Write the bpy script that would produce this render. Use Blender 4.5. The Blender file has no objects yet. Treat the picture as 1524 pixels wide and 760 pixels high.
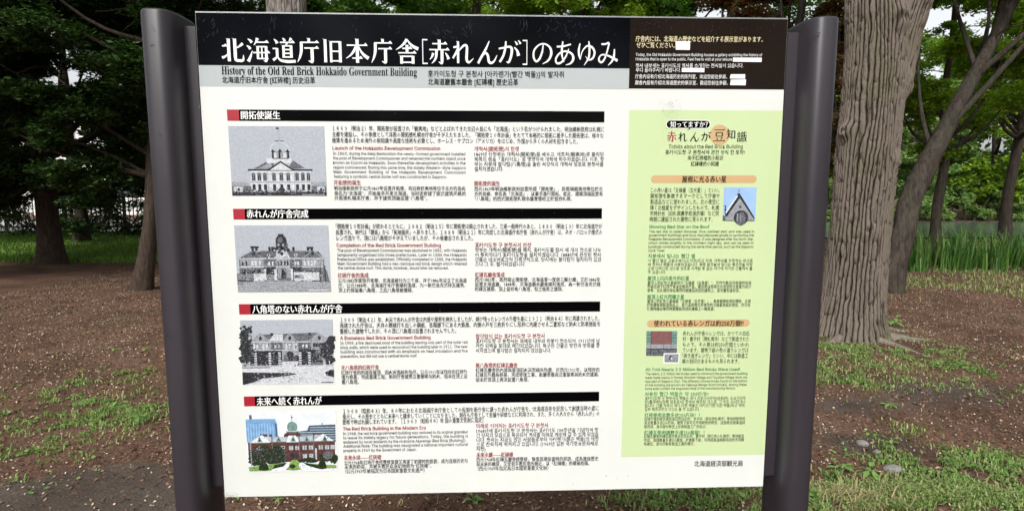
import bpy, math, random
import numpy as np
from math import radians, sin, cos, pi, tan, atan2
from mathutils import Vector

SC = bpy.context.scene
COL = SC.collection

# ------------------------------------------------------------ camera
PW, PH = 1.5, 1.2748            # notice panel, metres
PZ = 0.66                       # its lower edge above ground
CAM = (-0.0215, -1.5229, PZ + 0.8399)
YAW, PITCH, FPX = 0.0385, 0.1162, 859.7
cam = bpy.data.cameras.new('camera')
cam.sensor_fit = 'HORIZONTAL'; cam.sensor_width = 36.0
cam.lens = FPX / 1524 * 36.0
cam.clip_start = 0.05; cam.clip_end = 600
cam_ob = bpy.data.objects.new('camera', cam)
cam_ob.location = CAM
cam_ob.rotation_euler = (pi / 2 - PITCH, 0, -YAW)
COL.objects.link(cam_ob)
SC.camera = cam_ob

# ------------------------------------------------------------ sky, sun, exposure
SUN_EL, SUN_AZ = radians(40), radians(200)      # azimuth from +Y, clockwise
w = bpy.data.worlds.new('World'); SC.world = w; w.use_nodes = True
nt = w.node_tree; nt.nodes.clear()
sky = nt.nodes.new('ShaderNodeTexSky'); sky.sky_type = 'NISHITA'; sky.sun_disc = False
sky.sun_elevation = SUN_EL; sky.sun_rotation = SUN_AZ
sky.dust_density = 4.0; sky.air_density = 1.0; sky.ozone_density = 1.0
bg = nt.nodes.new('ShaderNodeBackground'); bg.inputs[1].default_value = 0.15
hs = nt.nodes.new('ShaderNodeHueSaturation'); hs.inputs['Saturation'].default_value = 0.16
wo = nt.nodes.new('ShaderNodeOutputWorld')
nt.links.new(sky.outputs[0], hs.inputs['Color']); nt.links.new(hs.outputs[0], bg.inputs[0]); nt.links.new(bg.outputs[0], wo.inputs[0])
sl = bpy.data.lights.new('sun', 'SUN'); sl.energy = 1.35; sl.angle = radians(14); sl.color = (1, 0.975, 0.93)
so = bpy.data.objects.new('sun', sl); COL.objects.link(so)
sd = Vector((sin(SUN_AZ) * cos(SUN_EL), cos(SUN_AZ) * cos(SUN_EL), sin(SUN_EL)))
so.rotation_euler = sd.to_track_quat('Z', 'Y').to_euler(); so.location = sd * 50
SC.view_settings.view_transform = 'Standard'; SC.view_settings.look = 'None'
SC.view_settings.exposure = 0.6; SC.view_settings.gamma = 1.0
SC.cycles.max_bounces = 8; SC.cycles.diffuse_bounces = 4; SC.cycles.transmission_bounces = 4

# ------------------------------------------------------------ helpers
def at(px, d, z=0.0):
    """point seen in photo column px at forward distance d (metres)"""
    t = (px - 762) / FPX
    return (CAM[0] + d * (sin(YAW) + t * cos(YAW)), CAM[1] + d * (cos(YAW) - t * sin(YAW)), z)

def ground(px, py):
    """ground point under a photo position"""
    a = PITCH + math.atan((py - 380) / FPX)
    ray = Vector((cos(YAW), -sin(YAW), 0)) * ((px - 762) / FPX) + \
        Vector((sin(YAW) * cos(PITCH), cos(YAW) * cos(PITCH), -sin(PITCH))) + \
        Vector((sin(YAW) * sin(PITCH), cos(YAW) * sin(PITCH), cos(PITCH))) * (-(py - 380) / FPX)
    k = -CAM[2] / ray.z
    return (CAM[0] + ray.x * k, CAM[1] + ray.y * k)

def panel(px, py):
    """photo position of a printed mark -> (x, z) metres on the notice panel"""
    r = Vector((cos(YAW), -sin(YAW), 0)); f = Vector((sin(YAW) * cos(PITCH), cos(YAW) * cos(PITCH), -sin(PITCH)))
    u = r.cross(f)
    ray = f + r * ((px - 762) / FPX) - u * ((py - 380) / FPX)
    k = -CAM[1] / ray.y
    return (CAM[0] + ray.x * k, CAM[2] + ray.z * k)

def mesh_np(name, V, F, smooth=False, mats=None, mi=None):
    V = np.asarray(V, dtype=np.float32).reshape(-1, 3); F = np.asarray(F, dtype=np.int32)
    me = bpy.data.meshes.new(name)
    n, k = F.shape
    me.vertices.add(len(V)); me.vertices.foreach_set('co', V.ravel())
    me.loops.add(n * k); me.loops.foreach_set('vertex_index', F.ravel())
    me.polygons.add(n); me.polygons.foreach_set('loop_start', np.arange(0, n * k, k, dtype=np.int32))
    me.polygons.foreach_set('loop_total', np.full(n, k, dtype=np.int32))
    if smooth: me.polygons.foreach_set('use_smooth', np.ones(n, dtype=bool))
    if mi is not None: me.polygons.foreach_set('material_index', np.asarray(mi, dtype=np.int32))
    for m in (mats or []): me.materials.append(m)
    me.update(calc_edges=True)
    return me

def link(name, me, parent=None, m=None, **props):
    o = bpy.data.objects.new(name, me)
    COL.objects.link(o)
    if parent: o.parent = parent
    if m and me is not None:
        me.materials.clear(); me.materials.append(m)
    for k, v in props.items(): o[k] = v
    return o

def thing(name, label, cat, loc=(0, 0, 0), rz=0, group=None):
    o = bpy.data.objects.new(name, None); COL.objects.link(o)
    o.empty_display_size = 0.1
    o.location = loc; o.rotation_euler = (0, 0, rz); o['label'] = label; o['category'] = cat
    if group: o['group'] = group
    return o

def tag(o, label, cat, group=None):
    o['label'] = label; o['category'] = cat
    if group: o['group'] = group
    return o

class Geo:
    """collects verts and faces of any size into one mesh"""
    def __init__(s): s.v = []; s.f = []; s.mi = []
    def box(s, x0, x1, y0, y1, z0, z1, mi=0):
        b = len(s.v)
        s.v += [(x, y, z) for z in (z0, z1) for y in (y0, y1) for x in (x0, x1)]
        for q in ((0, 2, 3, 1), (4, 5, 7, 6), (0, 1, 5, 4), (2, 6, 7, 3), (0, 4, 6, 2), (1, 3, 7, 5)):
            s.f.append([b + i for i in q]); s.mi.append(mi)
    def poly(s, pts, mi=0):
        b = len(s.v); s.v += list(pts); s.f.append(list(range(b, b + len(pts)))); s.mi.append(mi)
    def add(s, V, F, mi=0):
        b = len(s.v); s.v += [tuple(v) for v in V]
        for f in F: s.f.append([b + int(i) for i in f]); s.mi.append(mi)
    def build(s, name, mats, parent=None, smooth=False, **props):
        me = bpy.data.meshes.new(name); me.from_pydata(s.v, [], s.f)
        if not isinstance(mats, (list, tuple)): mats = [mats]
        for m in mats: me.materials.append(m)
        me.polygons.foreach_set('material_index', s.mi)
        if smooth: me.polygons.foreach_set('use_smooth', [True] * len(s.f))
        me.update()
        o = bpy.data.objects.new(name, me); COL.objects.link(o)
        if parent: o.parent = parent
        for k, v in props.items(): o[k] = v
        return o

def tube(P, R, n=10, cap=True):
    P = np.asarray(P, float); m = len(P)
    R = np.broadcast_to(np.asarray(R, float), (m,))
    T = np.gradient(P, axis=0); T /= np.linalg.norm(T, axis=1)[:, None] + 1e-9
    ref = np.array([0.0, 0, 1]) if abs(T[:, 2]).mean() < 0.8 else np.array([1.0, 0, 0])
    V = []
    for i in range(m):
        a = np.cross(T[i], ref); a /= np.linalg.norm(a) + 1e-9; b = np.cross(T[i], a)
        th = np.arange(n) * 2 * pi / n
        V.append(P[i] + R[i] * (np.cos(th)[:, None] * a + np.sin(th)[:, None] * b))
    V = np.concatenate(V)
    F = [(i * n + j, i * n + (j + 1) % n, (i + 1) * n + (j + 1) % n, (i + 1) * n + j) for i in range(m - 1) for j in range(n)]
    return V, np.array(F)

def spline(P, k=6):
    P = np.asarray(P, float); Q = np.vstack([2 * P[0] - P[1], P, 2 * P[-1] - P[-2]]); out = []
    for i in range(len(P) - 1):
        a, b, c, d = Q[i:i + 4]
        for t in np.arange(k) / k:
            out.append(0.5 * (2 * b + (c - a) * t + (2 * a - 5 * b + 4 * c - d) * t * t + (3 * b - 3 * c + d - a) * t ** 3))
    out.append(P[-1]); return np.array(out)

RNG = np.random.RandomState
def vnoise(x, y, seed=0, px=None):
    """smooth value noise, optionally periodic in x with period px"""
    T = RNG(seed).rand(257, 257)
    x = np.asarray(x, float); y = np.asarray(y, float)
    xi = np.floor(x).astype(int); yi = np.floor(y).astype(int); fx = x - xi; fy = y - yi
    fx = fx * fx * (3 - 2 * fx); fy = fy * fy * (3 - 2 * fy)
    m = px if px else 256
    x0 = xi % m; x1 = (xi + 1) % m; y0 = yi % 256; y1 = (yi + 1) % 256
    return (T[x0, y0] * (1 - fx) + T[x1, y0] * fx) * (1 - fy) + (T[x0, y1] * (1 - fx) + T[x1, y1] * fx) * fy

def fbm(x, y, seed=0, o=4):
    s = 0; a = 0.5; t = 0
    for i in range(o): s = s + a * vnoise(x * 2 ** i + 17 * i, y * 2 ** i + 31 * i, seed + i); t += a; a *= 0.5
    return s / t

# ------------------------------------------------------------ materials
def newmat(name):
    m = bpy.data.materials.new(name); m.use_nodes = True
    return m, m.node_tree, m.node_tree.nodes['Principled BSDF']

def rgba(c): return (c[0], c[1], c[2], 1)

def plain(name, c, rough=0.6, metal=0.0, noise=0.0, nscale=20, bump=0.0, bscale=60, spec=0.5, c2=None, det=4):
    m, t, b = newmat(name)
    b.inputs['Roughness'].default_value = rough; b.inputs['Metallic'].default_value = metal
    b.inputs['Specular IOR Level'].default_value = spec
    if noise or c2:
        tc = t.nodes.new('ShaderNodeTexCoord'); n = t.nodes.new('ShaderNodeTexNoise')
        n.inputs['Scale'].default_value = nscale; n.inputs['Detail'].default_value = det
        r = t.nodes.new('ShaderNodeValToRGB')
        if c2 is None:
            c2 = [v * (1 - noise) for v in c]
        r.color_ramp.elements[0].position = 0.32; r.color_ramp.elements[1].position = 0.68
        r.color_ramp.elements[0].color = rgba(c2); r.color_ramp.elements[1].color = rgba(c)
        t.links.new(tc.outputs['Object'], n.inputs['Vector']); t.links.new(n.outputs['Fac'], r.inputs[0])
        t.links.new(r.outputs[0], b.inputs['Base Color'])
    else: b.inputs['Base Color'].default_value = rgba(c)
    if bump:
        tc = t.nodes.new('ShaderNodeTexCoord'); n = t.nodes.new('ShaderNodeTexNoise')
        n.inputs['Scale'].default_value = bscale; n.inputs['Detail'].default_value = 5
        bp = t.nodes.new('ShaderNodeBump'); bp.inputs['Strength'].default_value = bump; bp.inputs['Distance'].default_value = 0.01
        t.links.new(tc.outputs['Object'], n.inputs['Vector']); t.links.new(n.outputs['Fac'], bp.inputs['Height'])
        t.links.new(bp.outputs[0], b.inputs['Normal'])
    return m

def leafmat(name, cols, rough=0.45, trans=0.4, tint=(1.0, 1.25, 0.5)):
    m, t, b = newmat(name)
    g = t.nodes.new('ShaderNodeNewGeometry'); r = t.nodes.new('ShaderNodeValToRGB')
    e = r.color_ramp.elements
    while len(e) < len(cols): e.new(0.5)
    for i, c in enumerate(cols):
        e[i].position = i / (len(cols) - 1); e[i].color = rgba(c)
    t.links.new(g.outputs['Random Per Island'], r.inputs[0])
    t.links.new(r.outputs[0], b.inputs['Base Color']); b.inputs['Roughness'].default_value = rough
    b.inputs['Specular IOR Level'].default_value = 0.3
    mix = t.nodes.new('ShaderNodeMixShader'); mix.inputs[0].default_value = trans
    tr = t.nodes.new('ShaderNodeBsdfTranslucent')
    mul = t.nodes.new('ShaderNodeVectorMath'); mul.operation = 'MULTIPLY'; mul.inputs[1].default_value = tint
    t.links.new(r.outputs[0], mul.inputs[0]); t.links.new(mul.outputs[0], tr.inputs[0])
    out = t.nodes['Material Output']
    t.links.new(b.outputs[0], mix.inputs[1]); t.links.new(tr.outputs[0], mix.inputs[2]); t.links.new(mix.outputs[0], out.inputs[0])
    return m

def barkmat(name, c, c2, green=None, bump=0.6, sc=(60, 60, 9)):
    m, t, b = newmat(name); b.inputs['Roughness'].default_value = 0.9; b.inputs['Specular IOR Level'].default_value = 0.2
    tc = t.nodes.new('ShaderNodeTexCoord'); mp = t.nodes.new('ShaderNodeMapping'); mp.inputs['Scale'].default_value = sc
    n = t.nodes.new('ShaderNodeTexNoise'); n.inputs['Scale'].default_value = 1; n.inputs['Detail'].default_value = 6; n.inputs['Distortion'].default_value = 0.6
    r = t.nodes.new('ShaderNodeValToRGB'); r.color_ramp.elements[0].position = 0.36; r.color_ramp.elements[1].position = 0.64
    r.color_ramp.elements[0].color = rgba(c2); r.color_ramp.elements[1].color = rgba(c)
    n2 = t.nodes.new('ShaderNodeTexNoise'); n2.inputs['Scale'].default_value = 2.2; n2.inputs['Detail'].default_value = 3
    r2 = t.nodes.new('ShaderNodeValToRGB'); r2.color_ramp.elements[0].position = 0.5; r2.color_ramp.elements[1].position = 0.7
    mx = t.nodes.new('ShaderNodeMix'); mx.data_type = 'RGBA'
    mx.inputs['B'].default_value = rgba(green or [v * 0.8 for v in c])
    ml = t.nodes.new('ShaderNodeMath'); ml.operation = 'MULTIPLY'; ml.inputs[1].default_value = 0.55
    bp = t.nodes.new('ShaderNodeBump'); bp.inputs['Strength'].default_value = bump; bp.inputs['Distance'].default_value = 0.02
    L = t.links.new
    L(tc.outputs['Object'], mp.inputs[0]); L(mp.outputs[0], n.inputs['Vector']); L(n.outputs['Fac'], r.inputs[0])
    L(tc.outputs['Object'], n2.inputs['Vector']); L(n2.outputs['Fac'], r2.inputs[0]); L(r2.outputs[0], ml.inputs[0])
    L(ml.outputs[0], mx.inputs['Factor']); L(r.outputs[0], mx.inputs['A']); L(mx.outputs['Result'], b.inputs['Base Color'])
    L(n.outputs['Fac'], bp.inputs['Height']); L(bp.outputs[0], b.inputs['Normal'])
    return m
# ------------------------------------------------------------ the information sign
def paintmat():
    m, t, b = newmat('dark brown enamel'); L = t.links.new
    tc = t.nodes.new('ShaderNodeTexCoord'); mp = t.nodes.new('ShaderNodeMapping'); mp.inputs['Scale'].default_value = (9, 9, 1.2)
    n = t.nodes.new('ShaderNodeTexNoise'); n.inputs['Scale'].default_value = 1; n.inputs['Detail'].default_value = 5
    r = t.nodes.new('ShaderNodeValToRGB'); r.color_ramp.elements[0].color = (0.024, 0.020, 0.026, 1); r.color_ramp.elements[1].color = (0.037, 0.032, 0.040, 1)
    r.color_ramp.elements[0].position = 0.3; r.color_ramp.elements[1].position = 0.7
    rr = t.nodes.new('ShaderNodeMapRange'); rr.inputs['To Min'].default_value = 0.34; rr.inputs['To Max'].default_value = 0.50
    n3 = t.nodes.new('ShaderNodeTexNoise'); n3.inputs['Scale'].default_value = 260; n3.inputs['Detail'].default_value = 2
    bp = t.nodes.new('ShaderNodeBump'); bp.inputs['Strength'].default_value = 0.05; bp.inputs['Distance'].default_value = 0.002
    L(tc.outputs['Object'], mp.inputs[0]); L(mp.outputs[0], n.inputs['Vector']); L(n.outputs['Fac'], r.inputs[0]); L(r.outputs[0], b.inputs['Base Color'])
    L(n.outputs['Fac'], rr.inputs[0]); L(rr.outputs[0], b.inputs['Roughness'])
    L(tc.outputs['Object'], n3.inputs['Vector']); L(n3.outputs['Fac'], bp.inputs['Height']); L(bp.outputs[0], b.inputs['Normal'])
    return m
def printmat(name, c, rough=0.35, dirt=0.06, dscale=3.0, speck=0.0, spec=0.25):
    """printed film: even ink with faint grime clouds and pinhead specks"""
    m, t, b = newmat(name); L = t.links.new
    b.inputs['Roughness'].default_value = rough; b.inputs['Specular IOR Level'].default_value = spec
    tc = t.nodes.new('ShaderNodeTexCoord')
    n = t.nodes.new('ShaderNodeTexNoise'); n.inputs['Scale'].default_value = dscale; n.inputs['Detail'].default_value = 7; n.inputs['Roughness'].default_value = 0.65
    r = t.nodes.new('ShaderNodeValToRGB'); r.color_ramp.elements[0].position = 0.35; r.color_ramp.elements[1].position = 0.72
    r.color_ramp.elements[0].color = rgba(c); r.color_ramp.elements[1].color = rgba([v * (1 - dirt) for v in c])
    L(tc.outputs['Object'], n.inputs['Vector']); L(n.outputs['Fac'], r.inputs[0])
    last = r.outputs[0]
    if speck:
        v = t.nodes.new('ShaderNodeTexVoronoi'); v.inputs['Scale'].default_value = 26
        n4 = t.nodes.new('ShaderNodeTexNoise'); n4.inputs['Scale'].default_value = 14
        a = t.nodes.new('ShaderNodeMapRange'); a.inputs['From Min'].default_value = 0.62; a.inputs['From Max'].default_value = 0.8; a.inputs['To Min'].default_value = 0.0; a.inputs['To Max'].default_value = 0.1
        lt = t.nodes.new('ShaderNodeMath'); lt.operation = 'LESS_THAN'
        mx = t.nodes.new('ShaderNodeMix'); mx.data_type = 'RGBA'; mx.inputs['B'].default_value = rgba([x * (1 - speck) for x in c])
        L(tc.outputs['Object'], v.inputs['Vector']); L(tc.outputs['Object'], n4.inputs['Vector']); L(n4.outputs['Fac'], a.inputs[0])
        L(v.outputs['Distance'], lt.inputs[0]); L(a.outputs[0], lt.inputs[1]); L(lt.outputs[0], mx.inputs['Factor']); L(last, mx.inputs['A'])
        last = mx.outputs['Result']
    L(last, b.inputs['Base Color'])
    return m

M_PAINT = paintmat()
M_ALU = plain('grey aluminium edge', (0.32, 0.33, 0.33), 0.45, 0.6, 0.2, 30)
M_WHITE = printmat('white print film', (0.72, 0.74, 0.71), 0.38, 0.09, 1.6, 0.5)
M_BLACK = printmat('black print film', (0.0012, 0.0015, 0.0025), 0.14, -2.5, 3.5, spec=.06)
M_BROWN = printmat('dark brown print film', (0.012, 0.008, 0.006), 0.16, -0.6, 5, spec=.06)
M_GREY = printmat('pale grey print film', (0.44, 0.48, 0.49), 0.35, 0.06, 3)
M_GREEN = printmat('pale green print film', (0.54, 0.66, 0.37), 0.35, 0.05, 2.5, 0.3)
M_INK = plain('black ink', (0.0015, 0.0015, 0.002), 0.16, spec=.05)
M_TEXT = plain('dark grey ink', (0.012, 0.012, 0.014), 0.5, spec=.12)
M_WINK = plain('white ink', (0.85, 0.86, 0.85), 0.5)
M_CREAM = plain('cream ink', (0.80, 0.70, 0.42), 0.5)
M_RED = plain('crimson ink', (0.36, 0.010, 0.025), 0.45)
M_DRED = plain('dark red ink', (0.30, 0.012, 0.025), 0.5)
M_GINK = plain('green ink', (0.02, 0.20, 0.07), 0.5)
M_DGREEN = plain('deep green ink', (0.005, 0.07, 0.03), 0.5)
M_ORANGE = plain('orange ink', (0.58, 0.38, 0.19), 0.45, noise=0.05)
M_SCUFF = plain('pale scuff', (0.055, 0.055, 0.06), 0.7, spec=.1)
M_TAPE = plain('white patch tape', (0.86, 0.87, 0.87), 0.5)

sign = thing('information_sign', 'large multilingual history notice board on two dark rounded posts', 'sign', (0, 0, 0))

def post(xc):
    """closed tube of rounded section, taller than the panel, with softened rim"""
    a, d, n, N = 0.041, 0.082, 3.0, 96
    th = np.arange(N) * 2 * pi / N
    cx = np.sign(np.cos(th)) * np.abs(np.cos(th)) ** (2 / n); cy = np.sign(np.sin(th)) * np.abs(np.sin(th)) ** (2 / n)
    rings = []
    zt = PZ + PH - 0.013
    zs = [(-0.3, 1.0), (0.0, 1.0), (0.5, 1.0), (1.0, 1.0), (1.5, 1.0), (zt - 0.006, 1.0), (zt - 0.002, 0.985), (zt, 0.955), (zt + 0.0005, 0.6), (zt + 0.0005, 0.01)]
    for z, s in zs: rings.append(np.stack([xc + a * s * cx, 0.012 + d * s * cy, np.full(N, z)], 1))
    V = np.concatenate(rings)
    F = [(i * N + j, i * N + (j + 1) % N, (i + 1) * N + (j + 1) % N, (i + 1) * N + j) for i in range(len(zs) - 1) for j in range(N)]
    me = mesh_np('post', V, F, True)
    return link('post', me, sign, M_PAINT)
POSTX = 0.820
for s in (-1, 1):
    p = post(s * POSTX)
    g = Geo(); g.box(min(s * (PW / 2 + 0.001), s * (POSTX - 0.02)), max(s * (PW / 2 + 0.001), s * (POSTX - 0.02)), -0.002, 0.022, PZ + 0.034, PZ + PH - 0.036)
    b = g.build('side_channel', M_PAINT, sign)

pg = Geo(); pg.box(-PW / 2, PW / 2, 0.0004, 0.024, PZ, PZ + PH)
board = pg.build('notice_panel', [M_ALU], sign)

LY = [0]
def flat(name, pts_px, m, lift, **k):
    g = Geo(); g.poly([(panel(x, y)[0], -lift, panel(x, y)[1]) for x, y in pts_px]); return g.build(name, m, board, **k)
def flatm(name, pts, m, lift, **k):
    g = Geo(); g.poly([(x, -lift, z) for x, z in pts]); return g.build(name, m, board, **k)
XL, XR, ZB, ZT = -PW / 2, PW / 2, PZ, PZ + PH
xm = panel(937, 80)[0]; zk = panel(640, 100)[1]; zg = panel(640, 131)[1]; zb = panel(1050, 132.8)[1]
e = 0.0035
flatm('white_field', [(XL + 0.001, ZB + 0.001), (XR - 0.001, ZB + 0.001), (XR - 0.001, ZT - e), (XL + 0.001, ZT - e)], M_WHITE, 0.0001)
flatm('title_band', [(XL + 0.001, zk), (xm, zk), (xm, ZT - e), (XL + 0.001, ZT - e)], M_BLACK, 0.0005)
flatm('subtitle_band', [(XL + 0.001, zg), (xm, zg), (xm, zk), (XL + 0.001, zk)], M_GREY, 0.0005)
flatm('guide_box', [(xm, zb), (XR - 0.001, zb), (XR - 0.001, ZT - e), (xm, ZT - e)], M_BROWN, 0.0006)
gx0 = panel(930.5, 420)[0]; gz1 = panel(1050, 164.2)[1]; gz0 = panel(1030, 677.6)[1]
flatm('green_field', [(gx0, gz0), (XR - 0.001, gz0), (XR - 0.001, gz1), (gx0, gz1)], M_GREEN, 0.0005)

# section bars: (left, top-left y, bottom-left y, red end x, right x, top-right y, bottom-right y)
BARS = [(338.2, 162.9, 179.6, 356, 899.4, 166.2, 182.5), (347.3, 310.2, 326, 364.5, 895.8, 310.3, 325.7),
        (356, 452.3, 467.7, 372.7, 893, 448.1, 462.8), (363.3, 589.6, 604.4, 379.5, 891.6, 581.9, 595.9)]
for x0, a0, b0, xr, x1, a1, b1 in BARS:
    P0 = panel(x0, a0); P1 = panel(x0, b0); P2 = panel(x1, a1); P3 = panel(x1, b1); X = panel(xr, (a0 + b0) / 2)[0]
    zt = (P0[1] + P2[1]) / 2; zl = (P1[1] + P3[1]) / 2; xl = (P0[0] + P1[0]) / 2; xr2 = (P2[0] + P3[0]) / 2
    flatm('heading_bar', [(X, zl), (xr2, zl), (xr2, zt), (X, zt)], M_INK, 0.0009)
    flatm('heading_square', [(xl, zl), (X, zl), (X, zt), (xl, zt)], M_RED, 0.0009)

# ---- lettering
def face(f):        # the type faces that ship inside Blender; without them its default face is used
    try: return bpy.data.fonts.load(bpy.utils.system_resource('DATAFILES', path='fonts') + '/' + f)
    except Exception: return None
FACE = face('Inter.woff2')
_used = []
def letters(s, off=0.0, sw=1.0, res=2):
    c = bpy.data.curves.new('letters', 'FONT'); o = bpy.data.objects.new('letters', c); COL.objects.link(o); _used.append(c)
    c.body = s; c.space_word = sw; c.resolution_u = res
    if FACE and is_latin(s): c.font = FACE
    me = bpy.data.meshes.new_from_object(o.evaluated_get(bpy.context.evaluated_depsgraph_get()))
    bpy.data.objects.remove(o)
    n = len(me.vertices); V = np.empty(n * 3, np.float32); me.vertices.foreach_get('co', V)
    F = [list(p.vertices) for p in me.polygons]
    bpy.data.meshes.remove(me)
    return V.reshape(-1, 3), F
def cap_height():
    V, _ = letters('H'); return float(V[:, 1].max())
def is_latin(s): return sum(ord(c) < 0x250 for c in s) > 0.9 * len(s)
KCAP = cap_height()
def put(g, s, x0, x1, yl, yr, em_px, off=0.0, just=None, res=1, mid=None, lift=0.0015, mi=0, cx=0.93):
    """one line of lettering between photo columns x0 and x1, centred on the line yl..yr"""
    lat = is_latin(s)
    if mid is None: mid = 0.30 if lat else 0.375
    if lat and FACE: mid *= KCAP / .72; em_px *= .60 / KCAP
    A = panel(x0, yl); B = panel(x1, yr); Wd = B[0] - A[0]
    em = (panel((x0 + x1) / 2, (yl + yr) / 2 - em_px / 2)[1] - panel((x0 + x1) / 2, (yl + yr) / 2 + em_px / 2)[1])
    V, F = letters(s, off, 1.0, res)
    if just is None: just = ' ' in s
    if just and ' ' in s:
        w1 = V[:, 0].max() - V[:, 0].min(); V2, _ = letters(s, off, 2.0, res); w2 = V2[:, 0].max() - V2[:, 0].min()
        tgt = Wd / em / cx
        if tgt > w1 * 1.005 and w2 > w1:
            V, F = letters(s, off, min(5.0, 1 + (tgt - w1) / (w2 - w1)), res)
    mn, mxx = V[:, 0].min(), V[:, 0].max()
    t = (V[:, 0] - mn) / (mxx - mn)
    X = A[0] + t * Wd; Z = A[1] + t * (B[1] - A[1]) + (V[:, 1] - mid) * em
    if lat: off = off * .6 if off > .01 else 0
    sh = [0.0] if not off else ([-off, off] if off < .012 else [-off, 0.0, off])
    for i, s_ in enumerate(sh):
        g.add(np.stack([X + s_ * em * Wd / (em * max(mxx - mn, .1)) , np.full(len(X), -lift - .00002 * i), Z + .25 * abs(s_) * em * (i - 1)], 1), F, mi)

def block(name, m, em, lines, off=0.0, **k):
    fine = name in ('japanese_text', 'english_text', 'chinese_text', 'korean_text')
    g = Geo()
    for L in lines:
        s, x0, x1, yl = L[:4]; yr = L[4] if len(L) > 4 else yl
        if not fine: g = Geo()
        put(g, s, x0, x1, yl, yr, em, off, **k)
        if not fine: g.build(name, m, board, kind='stuff')
    if fine: g.build(name, m, board, kind='stuff')

# title: heavy brush serif characters drawn stroke by stroke on a 100 x 100 grid
def stroke(g, O, pts, wd, S, mi=0, lift=0.0015, k=5):
    P = spline(pts, k) if len(pts) > 2 else np.array(pts, float)
    Wt = np.interp(np.linspace(0, 1, len(P)), np.linspace(0, 1, len(wd)), wd)
    T = np.gradient(P, axis=0); T /= np.linalg.norm(T, axis=1)[:, None] + 1e-9
    N = np.stack([-T[:, 1], T[:, 0]], 1)
    A = P + N * Wt[:, None] / 2; B = P - N * Wt[:, None] / 2
    LAY[0] += 1; y = -lift - 0.00001 * (LAY[0] % 12)
    for i in range(len(P) - 1):
        q = [A[i], A[i + 1], B[i + 1], B[i]]
        g.poly([(O[0] + a[0] * S[0], y, O[1] + a[1] * S[1]) for a in q], mi)
LAY = [0]
def H(x0, y, x1): return [('s', [(x0, y), (x1, y)], [5.5, 5]), ('t', [(x1 + 3, y - 2.6), (x1 - 6, y + 9), (x1 - 15, y + 2.6), (x1 - 15, y - 2.6)])]
def Hn(x0, y, x1): return [('s', [(x0, y), (x1, y)], [5.5, 5.5])]
def Vv(x, y1, y2, w=13): return [('s', [(x, y1), (x, y2)], [w, w]), ('t', [(x - w / 2, y1 - 1), (x - w / 2 - 5, y1 + 3), (x + w / 2, y1 - 5)])]
def Sw(pts, wd): return [('s', pts, wd)]
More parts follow.
